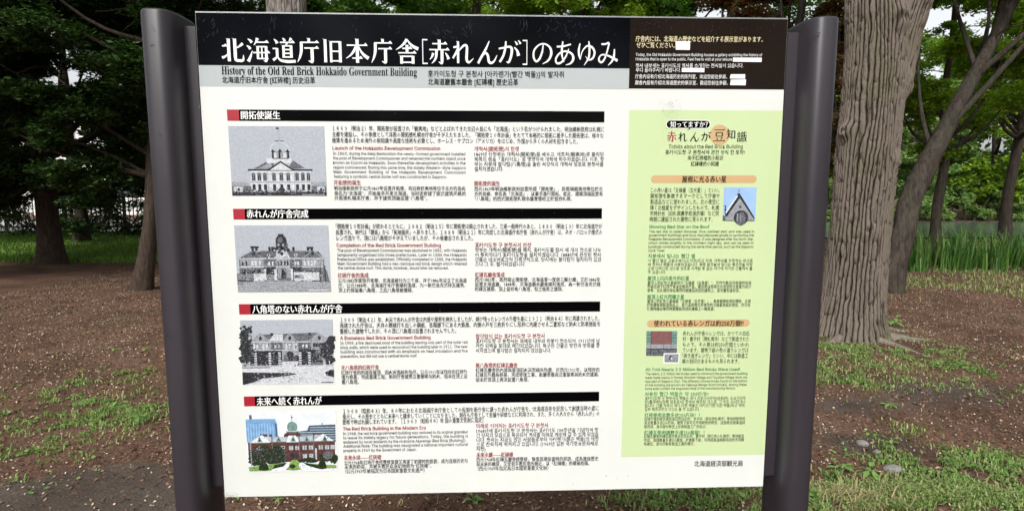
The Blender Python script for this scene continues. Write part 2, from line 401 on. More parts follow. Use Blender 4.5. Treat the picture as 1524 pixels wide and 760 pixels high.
MIN = {
 '北': Vv(33, 95, 4) + H(6, 66, 27) + Sw([(4, 18), (18, 24), (30, 36)], [11, 8, 3]) + Sw([(92, 76), (76, 64), (60, 56)], [12, 7, 2]) + Vv(59, 95, 20) + Sw([(59, 24), (61, 10), (74, 7), (90, 9), (93, 30)], [12, 12, 11, 11, 2]),
 '海': Sw([(8, 95), (18, 88), (24, 80)], [3, 9, 12]) + Sw([(2, 68), (11, 62), (17, 54)], [3, 9, 12]) + Sw([(6, 4), (16, 24), (25, 48)], [13, 9, 2]) + Sw([(48, 98), (42, 84), (32, 70)], [13, 8, 2]) + H(44, 82, 92) + Vv(47, 66, 14, 10) + Hn(47, 64, 82) + Vv(82, 66, 16, 11) + Sw([(82, 18), (80, 6), (70, 8)], [11, 10, 2]) + H(28, 40, 96) + Hn(45, 16, 90) + Vv(64, 62, 18, 6),
 '道': Sw([(46, 99), (51, 94), (55, 87)], [3, 8, 11]) + Sw([(82, 99), (77, 92), (72, 86)], [12, 8, 2]) + H(34, 82, 94) + Sw([(64, 82), (61, 74), (57, 70)], [9, 7, 2]) + Vv(48, 70, 20, 10) + Vv(80, 70, 20, 11) + Hn(48, 68, 80) + Hn(50, 53, 78) + Hn(50, 38, 78) + Hn(48, 23, 80) + Sw([(10, 95), (18, 87), (23, 78)], [3, 9, 13]) + Hn(3, 57, 22) + Vv(21, 58, 24, 11) + Sw([(3, 10), (14, 18), (22, 26)], [11, 9, 4]) + Sw([(20, 26), (34, 10), (62, 5), (97, 6)], [4, 9, 12, 11]),
 '庁': Vv(54, 99, 86, 11) + H(18, 83, 94) + Sw([(22, 84), (21, 50), (15, 25), (4, 3)], [12, 12, 9, 2]) + H(34, 60, 93) + Vv(66, 60, 12, 13) + Sw([(66, 14), (64, 4), (50, 9)], [13, 11, 2]),
 '旧': Vv(16, 96, 3) + Vv(42, 88, 3, 11) + Vv(84, 88, 3, 13) + Hn(42, 86, 84) + Hn(44, 48, 82) + Hn(44, 9, 82),
 '本': H(6, 73, 92) + Vv(50, 98, 2) + Sw([(47, 73), (34, 48), (20, 32), (2, 20)], [9, 10, 7, 2]) + Sw([(53, 73), (66, 48), (80, 32), (97, 20)], [4, 8, 12, 14]) + H(28, 21, 70),
 '舎': Sw([(50, 99), (38, 82), (22, 68), (2, 56)], [12, 10, 7, 2]) + Sw([(50, 99), (64, 80), (80, 68), (98, 60)], [4, 9, 12, 13]) + H(30, 62, 70) + Vv(50, 76, 46, 12) + H(12, 44, 88) + Vv(26, 32, 0, 12) + Vv(75, 32, 0, 12) + Hn(26, 30, 75) + Hn(26, 6, 75),
 '[': Sw([(66, 100), (66, 0)], [5, 5]) + Sw([(64, 98), (96, 98)], [5, 5]) + Sw([(64, 2), (96, 2)], [5, 5]),
 ']': Sw([(34, 100), (34, 0)], [5, 5]) + Sw([(36, 98), (4, 98)], [5, 5]) + Sw([(36, 2), (4, 2)], [5, 5]),
 '赤': H(18, 82, 84) + Vv(50, 98, 58, 13) + H(4, 58, 94) + Sw([(37, 57), (35, 30), (27, 14), (14, 2)], [12, 11, 8, 2]) + Vv(62, 57, 12, 13) + Sw([(62, 14), (60, 3), (46, 9)], [12, 10, 2]) + Sw([(22, 44), (16, 30), (6, 18)], [12, 8, 2]) + Sw([(77, 46), (86, 34), (92, 20)], [3, 9, 14]),
 'れ': Vv(27, 92, 4, 10) + Sw([(6, 68), (18, 70), (30, 75)], [7, 8, 6]) + Sw([(30, 75), (18, 50), (4, 24)], [7, 5, 9]) + Sw([(10, 30), (34, 58), (54, 76), (66, 72), (66, 50), (65, 18), (76, 8), (96, 24)], [3, 6, 9, 10, 11, 11, 9, 2]),
 'ん': Sw([(60, 94), (44, 62), (26, 34), (8, 4)], [4, 9, 10, 10]) + Sw([(8, 6), (26, 34), (44, 46), (54, 34), (58, 12), (70, 6), (84, 16), (96, 38)], [4, 6, 9, 11, 11, 10, 7, 2]),
 'が': Sw([(4, 64), (26, 68), (50, 72), (59, 62), (56, 34), (46, 10), (36, 12)], [7, 7, 9, 11, 10, 9, 2]) + Sw([(34, 94), (32, 70), (24, 38), (8, 10)], [6, 9, 9, 9]) + Sw([(70, 70), (82, 56), (88, 36)], [4, 9, 14]) + Sw([(72, 94), (78, 88), (82, 80)], [3, 6, 9]) + Sw([(86, 98), (92, 92), (96, 84)], [3, 6, 9]),
 'の': Sw([(54, 82), (50, 54), (38, 26), (22, 14), (10, 30), (12, 58), (34, 80), (60, 85), (86, 70), (92, 44), (78, 18), (52, 4)], [4, 8, 9, 8, 9, 8, 6, 6, 9, 11, 8, 2]),
 'あ': Sw([(14, 74), (44, 76), (80, 84)], [7, 7, 6]) + Sw([(42, 95), (38, 66), (38, 40), (48, 12)], [6, 9, 8, 4]) + Sw([(70, 66), (56, 34), (34, 10), (14, 8), (10, 26), (28, 48), (56, 56), (84, 46), (92, 26), (80, 8), (56, 0)], [4, 7, 8, 8, 8, 7, 7, 9, 11, 8, 2]),
 'ゆ': Sw([(16, 88), (10, 62), (12, 40), (18, 22)], [5, 10, 9, 3]) + Sw([(18, 24), (28, 56), (52, 78), (78, 72), (90, 52), (82, 30), (62, 22), (44, 36)], [3, 5, 7, 9, 10, 9, 6, 2]) + Sw([(60, 97), (64, 66), (60, 30), (38, 0)], [5, 10, 9, 2]),
 'み': Sw([(18, 86), (36, 86), (54, 90), (48, 62), (34, 26), (18, 12), (6, 24), (18, 42), (50, 40), (98, 20)], [7, 7, 8, 7, 8, 8, 8, 6, 7, 11]) + Sw([(82, 66), (80, 38), (70, 16), (52, 0)], [6, 10, 8, 2]),
}
MIN['豆'] = H(8, 92, 92) + Vv(26, 72, 40, 10) + Vv(74, 72, 40, 11) + Hn(26, 70, 74) + Hn(26, 42, 74) + Sw([(28, 32), (34, 22), (36, 12)], [3, 8, 10]) + Sw([(72, 34), (66, 20), (60, 10)], [11, 7, 3]) + H(2, 5, 96)
MIN['知'] = Sw([(24, 98), (16, 78), (4, 62)], [11, 8, 2]) + H(18, 78, 46) + H(2, 50, 48) + Vv(28, 78, 50, 9) + Sw([(28, 50), (22, 24), (4, 2)], [10, 8, 2]) + Sw([(30, 40), (40, 28), (46, 16)], [3, 8, 12]) + Vv(60, 82, 10, 10) + Vv(90, 82, 10, 11) + Hn(60, 80, 90) + Hn(60, 18, 90)
MIN['識'] = Sw([(14, 96), (20, 90), (24, 84)], [3, 6, 8]) + Hn(2, 76, 34) + Hn(6, 62, 32) + Hn(6, 50, 32) + Vv(8, 36, 4, 8) + Vv(30, 36, 4, 8) + Hn(8, 34, 30) + Hn(8, 10, 30) + Hn(38, 84, 66) + Hn(36, 60, 96) + Sw([(52, 96), (52, 84)], [7, 7]) + Sw([(44, 80), (48, 64)], [6, 6]) + Sw([(62, 80), (56, 64)], [6, 4]) + Vv(42, 50, 8, 7) + Vv(62, 50, 8, 7) + Hn(42, 48, 62) + Hn(42, 30, 62) + Hn(42, 10, 62) + Sw([(72, 98), (76, 50), (86, 18), (96, 4)], [8, 8, 9, 5]) + Sw([(92, 46), (82, 22), (64, 2)], [8, 6, 2]) + Sw([(84, 92), (92, 82)], [4, 8])
def glyph(g, ch, x0, y0, x1, y1, mi=0, lift=0.0015):
    """character ch with its box's lower left / upper right photo positions"""
    A = panel(x0, y0); B = panel(x1, y1); S = ((B[0] - A[0]) / 100, (B[1] - A[1]) / 100)
    for it in MIN[ch]:
        if it[0] == 's': stroke(g, A, it[1], it[2], S, mi, lift)
        else:
            LAY[0] += 1; g.poly([(A[0] + p[0] * S[0], -lift - 0.00001 * (LAY[0] % 12), A[1] + p[1] * S[1]) for p in it[1]], mi)
g = Geo()
TX = [('北', 330, 364), ('海', 368, 402), ('道', 406, 440), ('庁', 442, 476), ('旧', 480, 511), ('本', 515, 549), ('庁', 552, 585), ('舎', 589, 623),
      ('[', 614, 637), ('赤', 638, 670), ('れ', 673, 706), ('ん', 709, 741), ('が', 741, 776), (']', 777, 798), ('の', 791, 823), ('あ', 824, 856), ('ゆ', 858, 888), ('み', 889, 920)]
for ch, x0, x1 in TX:
    s = (x0 - 330) / 590 * 5.0
    glyph(g, ch, x0, 93 + s, x1, 56.5 + s)
g.build('title_text', M_WINK, board)
def bold_serif(s):
    o = ''
    for c in s:
        o += chr(0x1D400 + ord(c) - 65) if c.isupper() else chr(0x1D41A + ord(c) - 97) if c.islower() else c
    return o
block('subtitle_text', M_INK, 17.5, [(bold_serif('History of the Old Red Brick Hokkaido Government Building'), 330, 620.5, 106.8, 109.2)], res=2, mid=0.24, just=False)
block('subtitle_text', M_INK, 10.8, [('北海道庁旧本庁舎 [红砖楼] 历史沿革', 331, 469, 119, 120), ('홋카이도청 구 본청사 [아카렌가(빨간 벽돌)]의 발자취', 637, 839, 110, 111.2), ('北海道廳舊本廳舍 [紅磚樓] 歷史沿革', 637, 771, 122, 122.8)], off=0.012, res=2)
block('guide_text', M_CREAM, 9.5, [('庁舎内には、北海道の歴史などを紹介する展示室があります。', 946, 1135, 58.2, 59.2), ('ぜひご覧ください。', 947, 1004, 67.6, 68)], off=0.006)
block('guide_text', M_WINK, 7.2, [('Today, the Old Hokkaido Government Building houses a gallery exhibiting the history of', 946, 1134, 82, 82.6), ('Hokkaido that is open to the public. Feel free to visit at your leisure', 946, 1089, 88.6, 89)])
block('guide_text', M_WINK, 7.2, [('청사 내부에는 홋카이도의 역사를 소개하는 전시실이 있습니다.', 946, 1106, 98), ('부디 들러주시기 바랍니다.', 946, 1013, 104.6),
      ('庁舍内设有介绍北海道历史的陈列室，欢迎您前往参观。', 945, 1082, 114, 114.6), ('廳舍內設有介紹北海道歷史的展示室，歡迎您前往參觀。', 945, 1083, 123.2, 123.8)], off=0)
for q in ([(1005, 62), (1026.7, 62.2), (1026.3, 75), (1005.3, 74.6)], [(1090.2, 86.2), (1133.2, 86.4), (1132.8, 92.8), (1090, 92.4)], [(1014.4, 101.4), (1048, 101.6), (1047.8, 108), (1014.2, 107.6)],
          [(1087, 111), (1108.6, 111), (1108.2, 117.6), (1085.6, 117.4)], [(1087, 119), (1109.8, 118.6), (1109, 127.4), (1086, 127)]):
    flat('covering_patch', q, M_TAPE, 0.0022)
for s, x0, x1, y, y2 in (('開拓使誕生', 359, 417, 171.6, 171.9), ('赤れんが庁舎完成', 367.5, 459, 318.2, 318.2), ('八角塔のない赤れんが庁舎', 376, 509.5, 460, 459), ('未来へ続く赤れんが', 382.5, 479, 596.8, 595.2)):
    block('heading_text', M_WINK, 13.2, [(s, x0, x1, y, y2)], off=0.022, res=2)

FW = str.maketrans('0123456789', '０１２３４５６７８９')
def para(jp, enh, en, cnh, cn, krh, kr, twh, tw):
    if jp: jp = [(L[0].translate(FW),) + L[1:] for L in jp]; block('japanese_text', M_TEXT, 8.5, jp, off=0.006)
    block('subheading_text', M_DRED, 8.6, [enh], off=0.02, just=False)
    block('english_text', M_TEXT, 7.4, en, off=0.003)
    block('subheading_text', M_DRED, 8.0, [cnh, krh, twh], off=0.014)
    block('chinese_text', M_TEXT, 7.3, cn, off=.005); block('korean_text', M_TEXT, 7.5, kr, off=.005); block('chinese_text', M_TEXT, 7.3, tw, off=.005)
para([('1869（明治2）年、開拓使が設置され「蝦夷地」などとよばれてきた北辺の島にも「北海道」という名がつけられました。明治維新政府は札幌に', 495, 899, 191, 192.7),
      ('主都を建設し、その象徴として洋風の開拓使札幌本庁舎がそびえたちました。「開拓使10年計画」をたてて本格的に開拓に着手した開拓使は、様々な', 494.5, 898, 200, 202),
      ('施策を進めるため海外の新知識や高度な技術を必要とし、ホーレス・ケプロン（アメリカ）をはじめ、外国から多くの人材を招きました。', 494.5, 860, 209, 210.6)],
     ('Launch of the Hokkaido Development Commission', 495, 655, 220.5, 221.3),
     [('In 1869, during the Meiji Restoration the newly-formed government installed', 495.5, 692.5, 228.7, 229.5), ('the post of Development Commissioner and renamed the northern island once', 495.7, 692.5, 235.5, 236.3),
      ('known as Ezochi as Hokkaido. Soon thereafter development activities in the', 496, 692.7, 242.2, 243), ('region commenced. During this same time, the stately Western-style Sapporo', 496.3, 693, 249.2, 250),
      ('Main Government Building of the Hokkaido Development Commission', 496.6, 693, 256, 256.8), ('featuring a symbolic central dome roof was constructed in Sapporo.', 497, 664.5, 262.8, 263.4)],
     ('开拓使的诞生', 497, 537, 271.8),
     [('明治维新政府于公元1869年设置开拓使，将旧称虾夷地等位于北方的岛屿', 497.5, 692.5, 280, 280.6), ('命名为“北海道”，开始着手开发北海道。当时还修建了欧式建筑风格的', 497.8, 693, 287.6, 288.2), ('开拓使札幌本厅舍，并于建筑顶端设置“八角塔”。', 498, 636, 294.6, 295)],
     ('개척사(開拓使)의 탄생', 706, 772, 221.5),
     [('1869년 신정부는 개척사(開拓使)를 세우고, 에조치(蝦夷地)로 불리던', 706, 898, 229.6), ('북쪽의 섬을「홋카이도」로 명명하여 개척에 착수하였습니다. 이후, 정', 706, 898, 237), ('부는 지붕에 팔각탑(八角塔)을 올린 서양식의 개척사 삿포로 본청사를', 706, 898, 244.3), ('설치하였습니다.', 706, 749, 251.4)],
     ('開拓使的誕生', 706, 744, 273),
     [('西元1869年明治維新政府設置所謂「開拓使」，將舊稱蝦夷地等位於北', 706, 897, 281), ('方的島嶼，命名為「北海道」，以著手進行開拓。從此，建築頂端設置有', 706, 897, 288.4), ('「八角塔」的西式開拓使札幌本廳舍便屹立於首府札幌。', 707, 851, 295.6)])
para([('「開拓使10年計画」が終わるとともに、1882（明治15）年に開拓使は廃止されました。三県一局時代のあと、1886（明治19）年に北海道庁が', 500, 896, 336.6),
      ('設置され、時代は「開拓」から「拓地植民」へ移りました。1888（明治21）年に完成した北海道庁本庁舎（赤れんが庁舎）は、ネオ・バロック様式の', 500, 896, 345.5, 345.3),
      ('レンガ造りで、頂には八角塔がそびえていましたが、その後撤去されました。', 501, 704, 354)],
     ('Completion of the Red Brick Government Building', 501, 656, 365),
     [('The post of Development Commissioner was abolished in 1882, with Hokkaido', 502, 694.5, 372.5), ('temporarily organized into three prefectures. Later in 1886 the Hokkaido', 502, 694.5, 379.2), ('Prefectural Office was established. Officially completed in 1888, the Hokkaido', 502.3, 694.6, 385.7),
      ('Main Government Building had a neo-baroque red brick design which retained', 502.5, 694.6, 392.2), ('the central dome roof. This dome, however, would later be removed.', 502.8, 667.5, 398.6)],
     ('红砖厅舍的落成', 503, 548.5, 409.5),
     [('公元1882年废除开拓使，北海道被分为三个县，并于1886年设立了北海道', 503.4, 694.5, 417.2, 416.8), ('厅。公元1888年，北海道厅本厅舍顺利落成，为一新巴洛克式砖瓦建筑，', 503.7, 692.5, 424.4, 424), ('顶上仍保留着八角塔，之后八角塔被撤除。', 504, 615, 431.4)],
     ('홋카이도청 구 본청사의 완성', 707, 790, 364.2),
     [('정부는 개척사(開拓使)를 폐지, 홋카이도를 잠시 세 개의 현으로 나누', 707, 894.5, 371.5), ('어 통치하다가 홋카이도청을 설치하였습니다. 1888년에 완성된 청사', 707, 894.5, 378.8), ('건물은 네오바로크식 건축양식으로, 당시에는 팔각탑이 설치되어 있었', 707, 894.5, 385.7), ('으나 그 후, 철거되었습니다.', 707, 782, 392.5)],
     ('紅磚瓦廳舍落成', 707, 751, 408.5),
     [('西元1882年，政府廢止開拓使，北海道曾一度與三縣分離；又於1886年', 707, 893, 415.6), ('設置北海道廳。1888年，北海道廳本廳舍順利落成，為一新巴洛克式樣', 707, 893.5, 422.6), ('的磚瓦建築，頂上留存有八角塔，但之後將之撤除。', 707, 838, 429.6)])
para([('1909（明治42）年、火災で赤れんが庁舎は内部や屋根を焼失しましたが、焼け残ったレンガの外壁を基に1911（明治44）年に再建されました。', 507, 892, 475.7, 473),
      ('再建された庁舎は、天井の模様打ち出しの鋼板、各階廊下にある大鉄扉、内側の戸を三枚折りにし窓枠に内蔵させる二重窓など防火と防寒施設を', 506, 893, 484, 481.5),
      ('重視した建物でしたが、その頂に八角塔は設置されませんでした。', 506, 679, 492.6, 491.5)],
     ('A Domeless Red Brick Government Building', 506.3, 640.5, 502.8, 501.8),
     [('In 1909, a fire destroyed most of the building leaving only part of the outer red', 506.6, 695.8, 510.2, 508.6), ('brick walls, which were used to reconstruct the building later in 1911. The new', 506.8, 695.8, 516.8, 515.2),
      ('building was constructed with an emphasis on heat insulation and fire', 507, 695.8, 523.2, 521.6), ('prevention, but did not use a central dome roof.', 507.2, 621, 529.8, 528.8)],
     ('无八角塔的红砖厅舍', 508, 564, 546.6, 546),
     [('红砖厅舍的内部及屋顶，因火灾而烧失殆尽。公元1911年以残存的红砖外', 508, 695.5, 554, 552.4), ('墙为根基，完成重建工程。新的厅舍建筑注重御寒与防火，但未在顶上设', 508.3, 695.6, 560.6, 559), ('置八角塔。', 508.7, 534.5, 567.6)],
     ('팔각탑이 없는 홋카이도청 구 본청사', 708, 811, 500, 499.2),
     [('홋카이도청 구 본청사는 화재로 내부와 지붕이 전소되어, 1911년에 남', 708, 892.5, 507, 506.4), ('겨진 외벽을 토대로 재건되었습니다. 복구된 건물은 방한과 방화를 중', 708, 892.3, 514, 513.4), ('시하였으며 팔각탑은 설치되지 않았습니다.', 708, 820, 521, 520.6)],
     ('無八角塔的紅磚瓦廳舍', 708, 770, 543, 542.8),
     [('紅磚瓦廳舍的內部與屋頂因火災而燒失殆盡，於西元1911年，以殘存的', 708, 892, 550.2, 549.4), ('紅磚瓦外牆為根基，完成修復工事。新廳舍雖為注重禦寒與防火的建築，', 708, 891.5, 557.2, 556.4), ('卻未於其頂上再次設置八角塔。', 708, 787, 564.4, 564)])
para([('1968（昭和43）年、80年にわたる北海道庁本庁舎としての役割を新庁舎に譲った赤れんが庁舎を、北海道百年を記念して創建当時の姿に', 511, 891, 611.2, 606.4),
      ('復元し、その歴史とともに未来へと継承していくことになりました。現在も庁舎として会議や研修などに利用され、また、多くの人々から「赤れんが」の', 510, 892, 619.4, 614.4),
      ('愛称で呼ばれ親しまれています。［1969（昭和44）年 国の重要文化財に指定］', 510, 719, 627.6, 624)],
     ('The Red Brick Building in the Modern Era', 510.5, 633.5, 637.6, 635.8),
     [('In 1968, the red brick government building was restored to its original grandeur', 510.6, 696.5, 644.7, 641.8), ('to leave its stately legacy for future generations. Today, the building is', 510.8, 696.5, 650.9, 648), ('endeared by local residents by the nickname Akarenga (Red Brick [Building]).', 511, 694, 657.2, 654.4),
      ('Additional Note: The building was designated a national important cultural', 511.2, 696.5, 663.4, 660.4), ('property in 1969 by the Government of Japan.', 511.4, 620, 669.8, 668)],
     ('未来永续——红砖楼', 512, 567.5, 680.2, 679.2),
     [('公元1968年红砖厅舍经整修复建又再现了初建时的原貌，成为连接历史与', 512.4, 696, 687.6, 684.6), ('未来的桥梁，并被多数民众亲切地称为“红砖楼”。', 512.8, 642, 693.8, 692), ('（公元1969年被指定为日本国家重要文化遗产）', 514, 632, 700.4, 698.8)],
     ('미래로 이어지는 홋카이도청 구 본청사', 709, 816, 633, 631.8),
     [('1968년에 홋카이도청 구 본청사는 홋카이도 100주년을 기념하여 창', 709, 890.5, 640.4, 638.6), ('건 당시의 모습으로 복원되어 역사를 미래로 계승해 갈 수 있게 되었습', 709, 890.5, 647, 645.2), ('니다. 청사는 지금도 많은 사람들로부터 아카렌가(붉은 벽돌)의 애칭', 709, 890.3, 653.8, 651.8), ('으로 친숙하게 여겨지고 있습니다. (1969년 일본 국가중요문화재로', 709, 890, 660.4, 658.8), ('지정)', 709, 722.5, 667)],
     ('未來永續——紅磚樓', 709, 763.5, 676, 675.4),
     [('西元1968年紅磚瓦廳舍經整修，恢復其建設當時的原貌，成為連接歷史', 709, 890.5, 682.8, 681.4), ('與未來的橋梁，又受到多數民眾所親近，以「紅磚樓」的暱稱相稱。', 709, 877, 689.6, 688.2), ('（西元1969年指定為日本國家重要文化財）', 711, 816, 696.2, 695.2)])

# ---- green column
def rr_pts(x0, y0, x1, y1, r=None, n=8):
    A = panel(x0, (y0 + y1) / 2); B = panel(x1, (y0 + y1) / 2)
    zt = panel((x0 + x1) / 2, y0)[1]; zl = panel((x0 + x1) / 2, y1)[1]; r = r or (zt - zl) / 2
    out = []
    for cx, cz, a0 in ((B[0] - r, zt - r, 0), (A[0] + r, zt - r, 90), (A[0] + r, zl + r, 180), (B[0] - r, zl + r, 270)):
        for k in range(n + 1):
            a = radians(a0 + 90 * k / n); out.append((cx + r * cos(a), cz + r * sin(a)))
    return out
flatm('bubble_rim', rr_pts(991.1, 178.7, 1057.1, 191.6), M_WINK, 0.0008)
flatm('bubble', rr_pts(992, 179.7, 1056.2, 190.6), M_INK, 0.0011)
flat('bubble_tail', [(1022, 194.8), (1026.5, 189.5), (1030, 189.5)], M_INK, 0.00112)
block('bubble_text', M_WINK, 9.6, [('知ってますか？', 997.5, 1053, 185.3)], off=0.014, res=2)
c = panel(1070.8, 201); r0 = panel(1085.6, 201)[0] - c[0]
flatm('orange_disc', [(c[0] + r0 * cos(a * pi / 16), c[1] + r0 * sin(a * pi / 16)) for a in range(32)], M_ORANGE, 0.0008)
g = Geo(); glyph(g, '赤', 991.5, 211, 1007, 195.5)
g.build('column_title_text', M_RED, board)
for ch, x0, y0, x1, y1 in (('れ', 1009, 211, 1023.5, 196), ('ん', 1026, 211, 1041, 196), ('が', 1042.5, 211, 1058.5, 196), ('知', 1080, 207.5, 1095, 192), ('識', 1096, 211.5, 1112, 195.5)):
    g = Geo(); glyph(g, ch, x0, y0, x1, y1); g.build('column_title_text', M_INK, board)
g = Geo(); glyph(g, '豆', 1060.5, 210.5, 1080, 192); g.build('column_title_text', M_DGREEN, board)
block('column_subtitle_text', M_INK, 9.0, [('Tidbits about the Red Brick Building', 995, 1105, 218.6)], off=0.006, just=False, res=2)
block('column_subtitle_text', M_INK, 7.8, [('홋카이도청 구 본청사에 관한 상식 한 토막!', 990, 1108, 226.6), ('关于红砖楼的小知识', 1023, 1076, 235), ('紅磚樓的小知識', 1028, 1069.5, 243.8)], off=0.006)
flatm('orange_pill', rr_pts(968.7, 260.9, 1126, 272.5), M_ORANGE, 0.0008)
flatm('orange_pill', rr_pts(962.6, 475.4, 1115.5, 486.2), M_ORANGE, 0.0008)
block('column_heading_text', M_INK, 10.8, [('屋根に光る赤い星', 1015, 1080.5, 266.7)], off=0.02, res=2)
block('column_heading_text', M_INK, 9.8, [('使われている赤レンガは約250万個!!', 973, 1106, 480.8, 480.5)], off=0.02, res=2)
block('japanese_text', M_TEXT, 8.2, [('この赤い星は「五稜星（五光星）」といい、', 968, 1071, 283), ('開拓使を象徴するマークとして庁舎や', 968, 1071, 291.6), ('製造品などに使われました。北の夜空に', 967.7, 1070.3, 300.3), ('輝く北極星をデザインしたもので、札幌', 967.3, 1070, 309), ('市時計台（旧札幌農学校演武場）など同', 967, 1069.5, 317.6), ('時期に建設された建物に見られます。', 966.6, 1060.5, 326.2)])
block('japanese_text', M_TEXT, 7.8, [('赤れんが庁舎のレンガは、かつての白石', 1016, 1115, 495.6), ('村・豊平村（現札幌市）などで製造された', 1015.8, 1114.5, 503.9), ('もので、その数は約250万個といわれ', 1015.7, 1114.3, 512.3), ('ています。建物下部の色の違うレンガは', 1015.5, 1113.6, 520.5), ('「焼き過ぎレンガ」といい、中には製造工', 1015.2, 1113.2, 528.7), ('場の刻印があるものも見られます。', 1014.8, 1100, 536.9)])
block('subheading_text', M_GINK, 8.0, [('Glowing Red Star on the Roof', 966, 1055.5, 337.5)], off=0.018, just=False)
block('subheading_text', M_GINK, 7.4, [('All Told Nearly 2.5 Million Red Bricks Were Used!', 960.5, 1101, 549.4, 549)], off=0.018, just=False)
block('english_text', M_TEXT, 6.4, [('The red star is called Goryosei (five-pointed star) and was used in', 965.7, 1122, 344.5), ('government buildings and local manufactured goods to symbolize the', 965.4, 1121.6, 350), ('Hokkaido Development Commission. It was designed after the North Star,', 965.2, 1121.3, 355.7), ('which shines brightly in the northern night sky, and can be seen in', 965, 1121, 361.3), ('buildings constructed during the same time period, such as the Sapporo', 964.7, 1120.8, 367), ('Clock Tower.', 964.4, 990, 372.7)])
block('english_text', M_TEXT, 6.2, [('The nearly 2.5 million red bricks used to construct the government building', 960.4, 1112, 555.8, 555.2), ('were made mainly in former Shiroishi Village and Toyohira Village (both are', 960, 1111.8, 561.4, 560.8), ('now part of Sapporo City). The different colored bricks found on the bottom', 959.9, 1111.6, 567, 566.2), ('of the building are known as Yakisugi Renga (burnt bricks), among these', 959.7, 1111, 572.4, 571.6), ('some even contain the engraved mark of the manufacturing factory.', 959.6, 1094.5, 577.8, 577)])
block('subheading_text', M_GINK, 7.4, [('지붕에서 빛나는 빨간 별', 964.5, 1034, 380.7), ('屋顶上闪闪发光的红星', 963.6, 1025.3, 413.8), ('屋頂上紅光閃耀之星', 963, 1018, 441.3),
      ('사용된 빨간 벽돌은 약 250만개!!', 959.5, 1054, 585.6), ('红砖使用总数多达250万块！！', 959.2, 1041, 617), ('紅磚瓦使用總數多達250萬個！！', 958.6, 1048, 642.8)], off=0.012)
block('korean_text', M_TEXT, 6.0, [('이 빨간 별은 고료우세이(오각성)라고 하며, 개척사를 상징하는 마크로', 964.3, 1120, 387.6), ('써 청사나 제품에 사용되었습니다. 북쪽 밤하늘에 빛나는 북극성을 바탕', 964.1, 1119.8, 393.3), ('으로 디자인된 것으로 삿포로 시계탑 등 같은 시기에 지어진 건물에서 볼', 964, 1119.4, 399), ('수 있습니다.', 963.8, 991, 404.6),
      ('홋카이도청 구 본청사의 벽돌은 과거 시로이시무라(白石村), 도요히라무', 959.6, 1109.5, 592, 591.6), ('라(豊平村)(현재 삿포로시) 등에서 제조된 것으로, 그 수는 250만개나', 959.4, 1109.2, 597.3, 596.8), ('됩니다. 건물 하부의 색이 다른 벽돌은 야키스기렌가(탄 벽돌)라고 하며,', 959.3, 1108.8, 602.8, 602.2), ('일부 제조공장의 각인도 볼 수 있습니다.', 959.2, 1041, 608.2, 608)])
block('chinese_text', M_TEXT, 6.0, [('屋顶上的红色之星被称为“五棱星（五角星）”，它作为象征开拓使的标志', 963.5, 1118, 420.6), ('而被应用于红砖厅舍以及相关产品。据说是以照亮北方夜空的北极星为设计', 963.3, 1117.6, 426.1), ('参考，在札幌时钟台等同时期建设完成的建筑上，皆可看到该标志。', 963.2, 1101, 431.8),
      ('屋頂上的紅色之星稱為「五稜星（五芒星）」，為象徵開拓使的標誌，多用', 962.9, 1116.8, 447.8), ('於各廳舍與製造商品上。其乃以照亮北方夜空的北極星為設計原型，亦可在', 962.7, 1116.4, 453.4), ('札幌時鐘台等同時期建設完成的建築上一睹其姿。', 962.6, 1063.5, 459.1)])
block('chinese_text', M_TEXT, 5.8, [('红砖厅舍的砖瓦是在昔日的白石村、丰平村（现在的札幌市）等地烧制完成，', 958.9, 1110, 623, 622), ('其总数量多达250万块。建筑下部可见不同颜色的砖瓦，这些砖瓦经高温烧', 958.7, 1108.5, 628.4, 627.8), ('制完成，其中部分砖瓦上印有制造工厂的标识。', 958.6, 1051.3, 634),
      ('紅磚瓦廳舍的磚瓦是在昔日的白石村、豐平村（現已併入札幌市）等地製造', 958.2, 1107, 648.6, 647.8), ('完成，其總數量多達250萬個。於建築下部，可見經高溫燒製完成的不同顏', 958, 1107, 654.2, 653.4), ('色磚瓦，部分印製有製造工廠的標示。', 957.9, 1033.5, 659.8, 659.4)])
block('issuer_text', M_TEXT, 9.6, [('北海道経済部観光局', 1033, 1105, 689, 688.4)], off=0.012, res=2)
for c in _used: bpy.data.curves.remove(c)
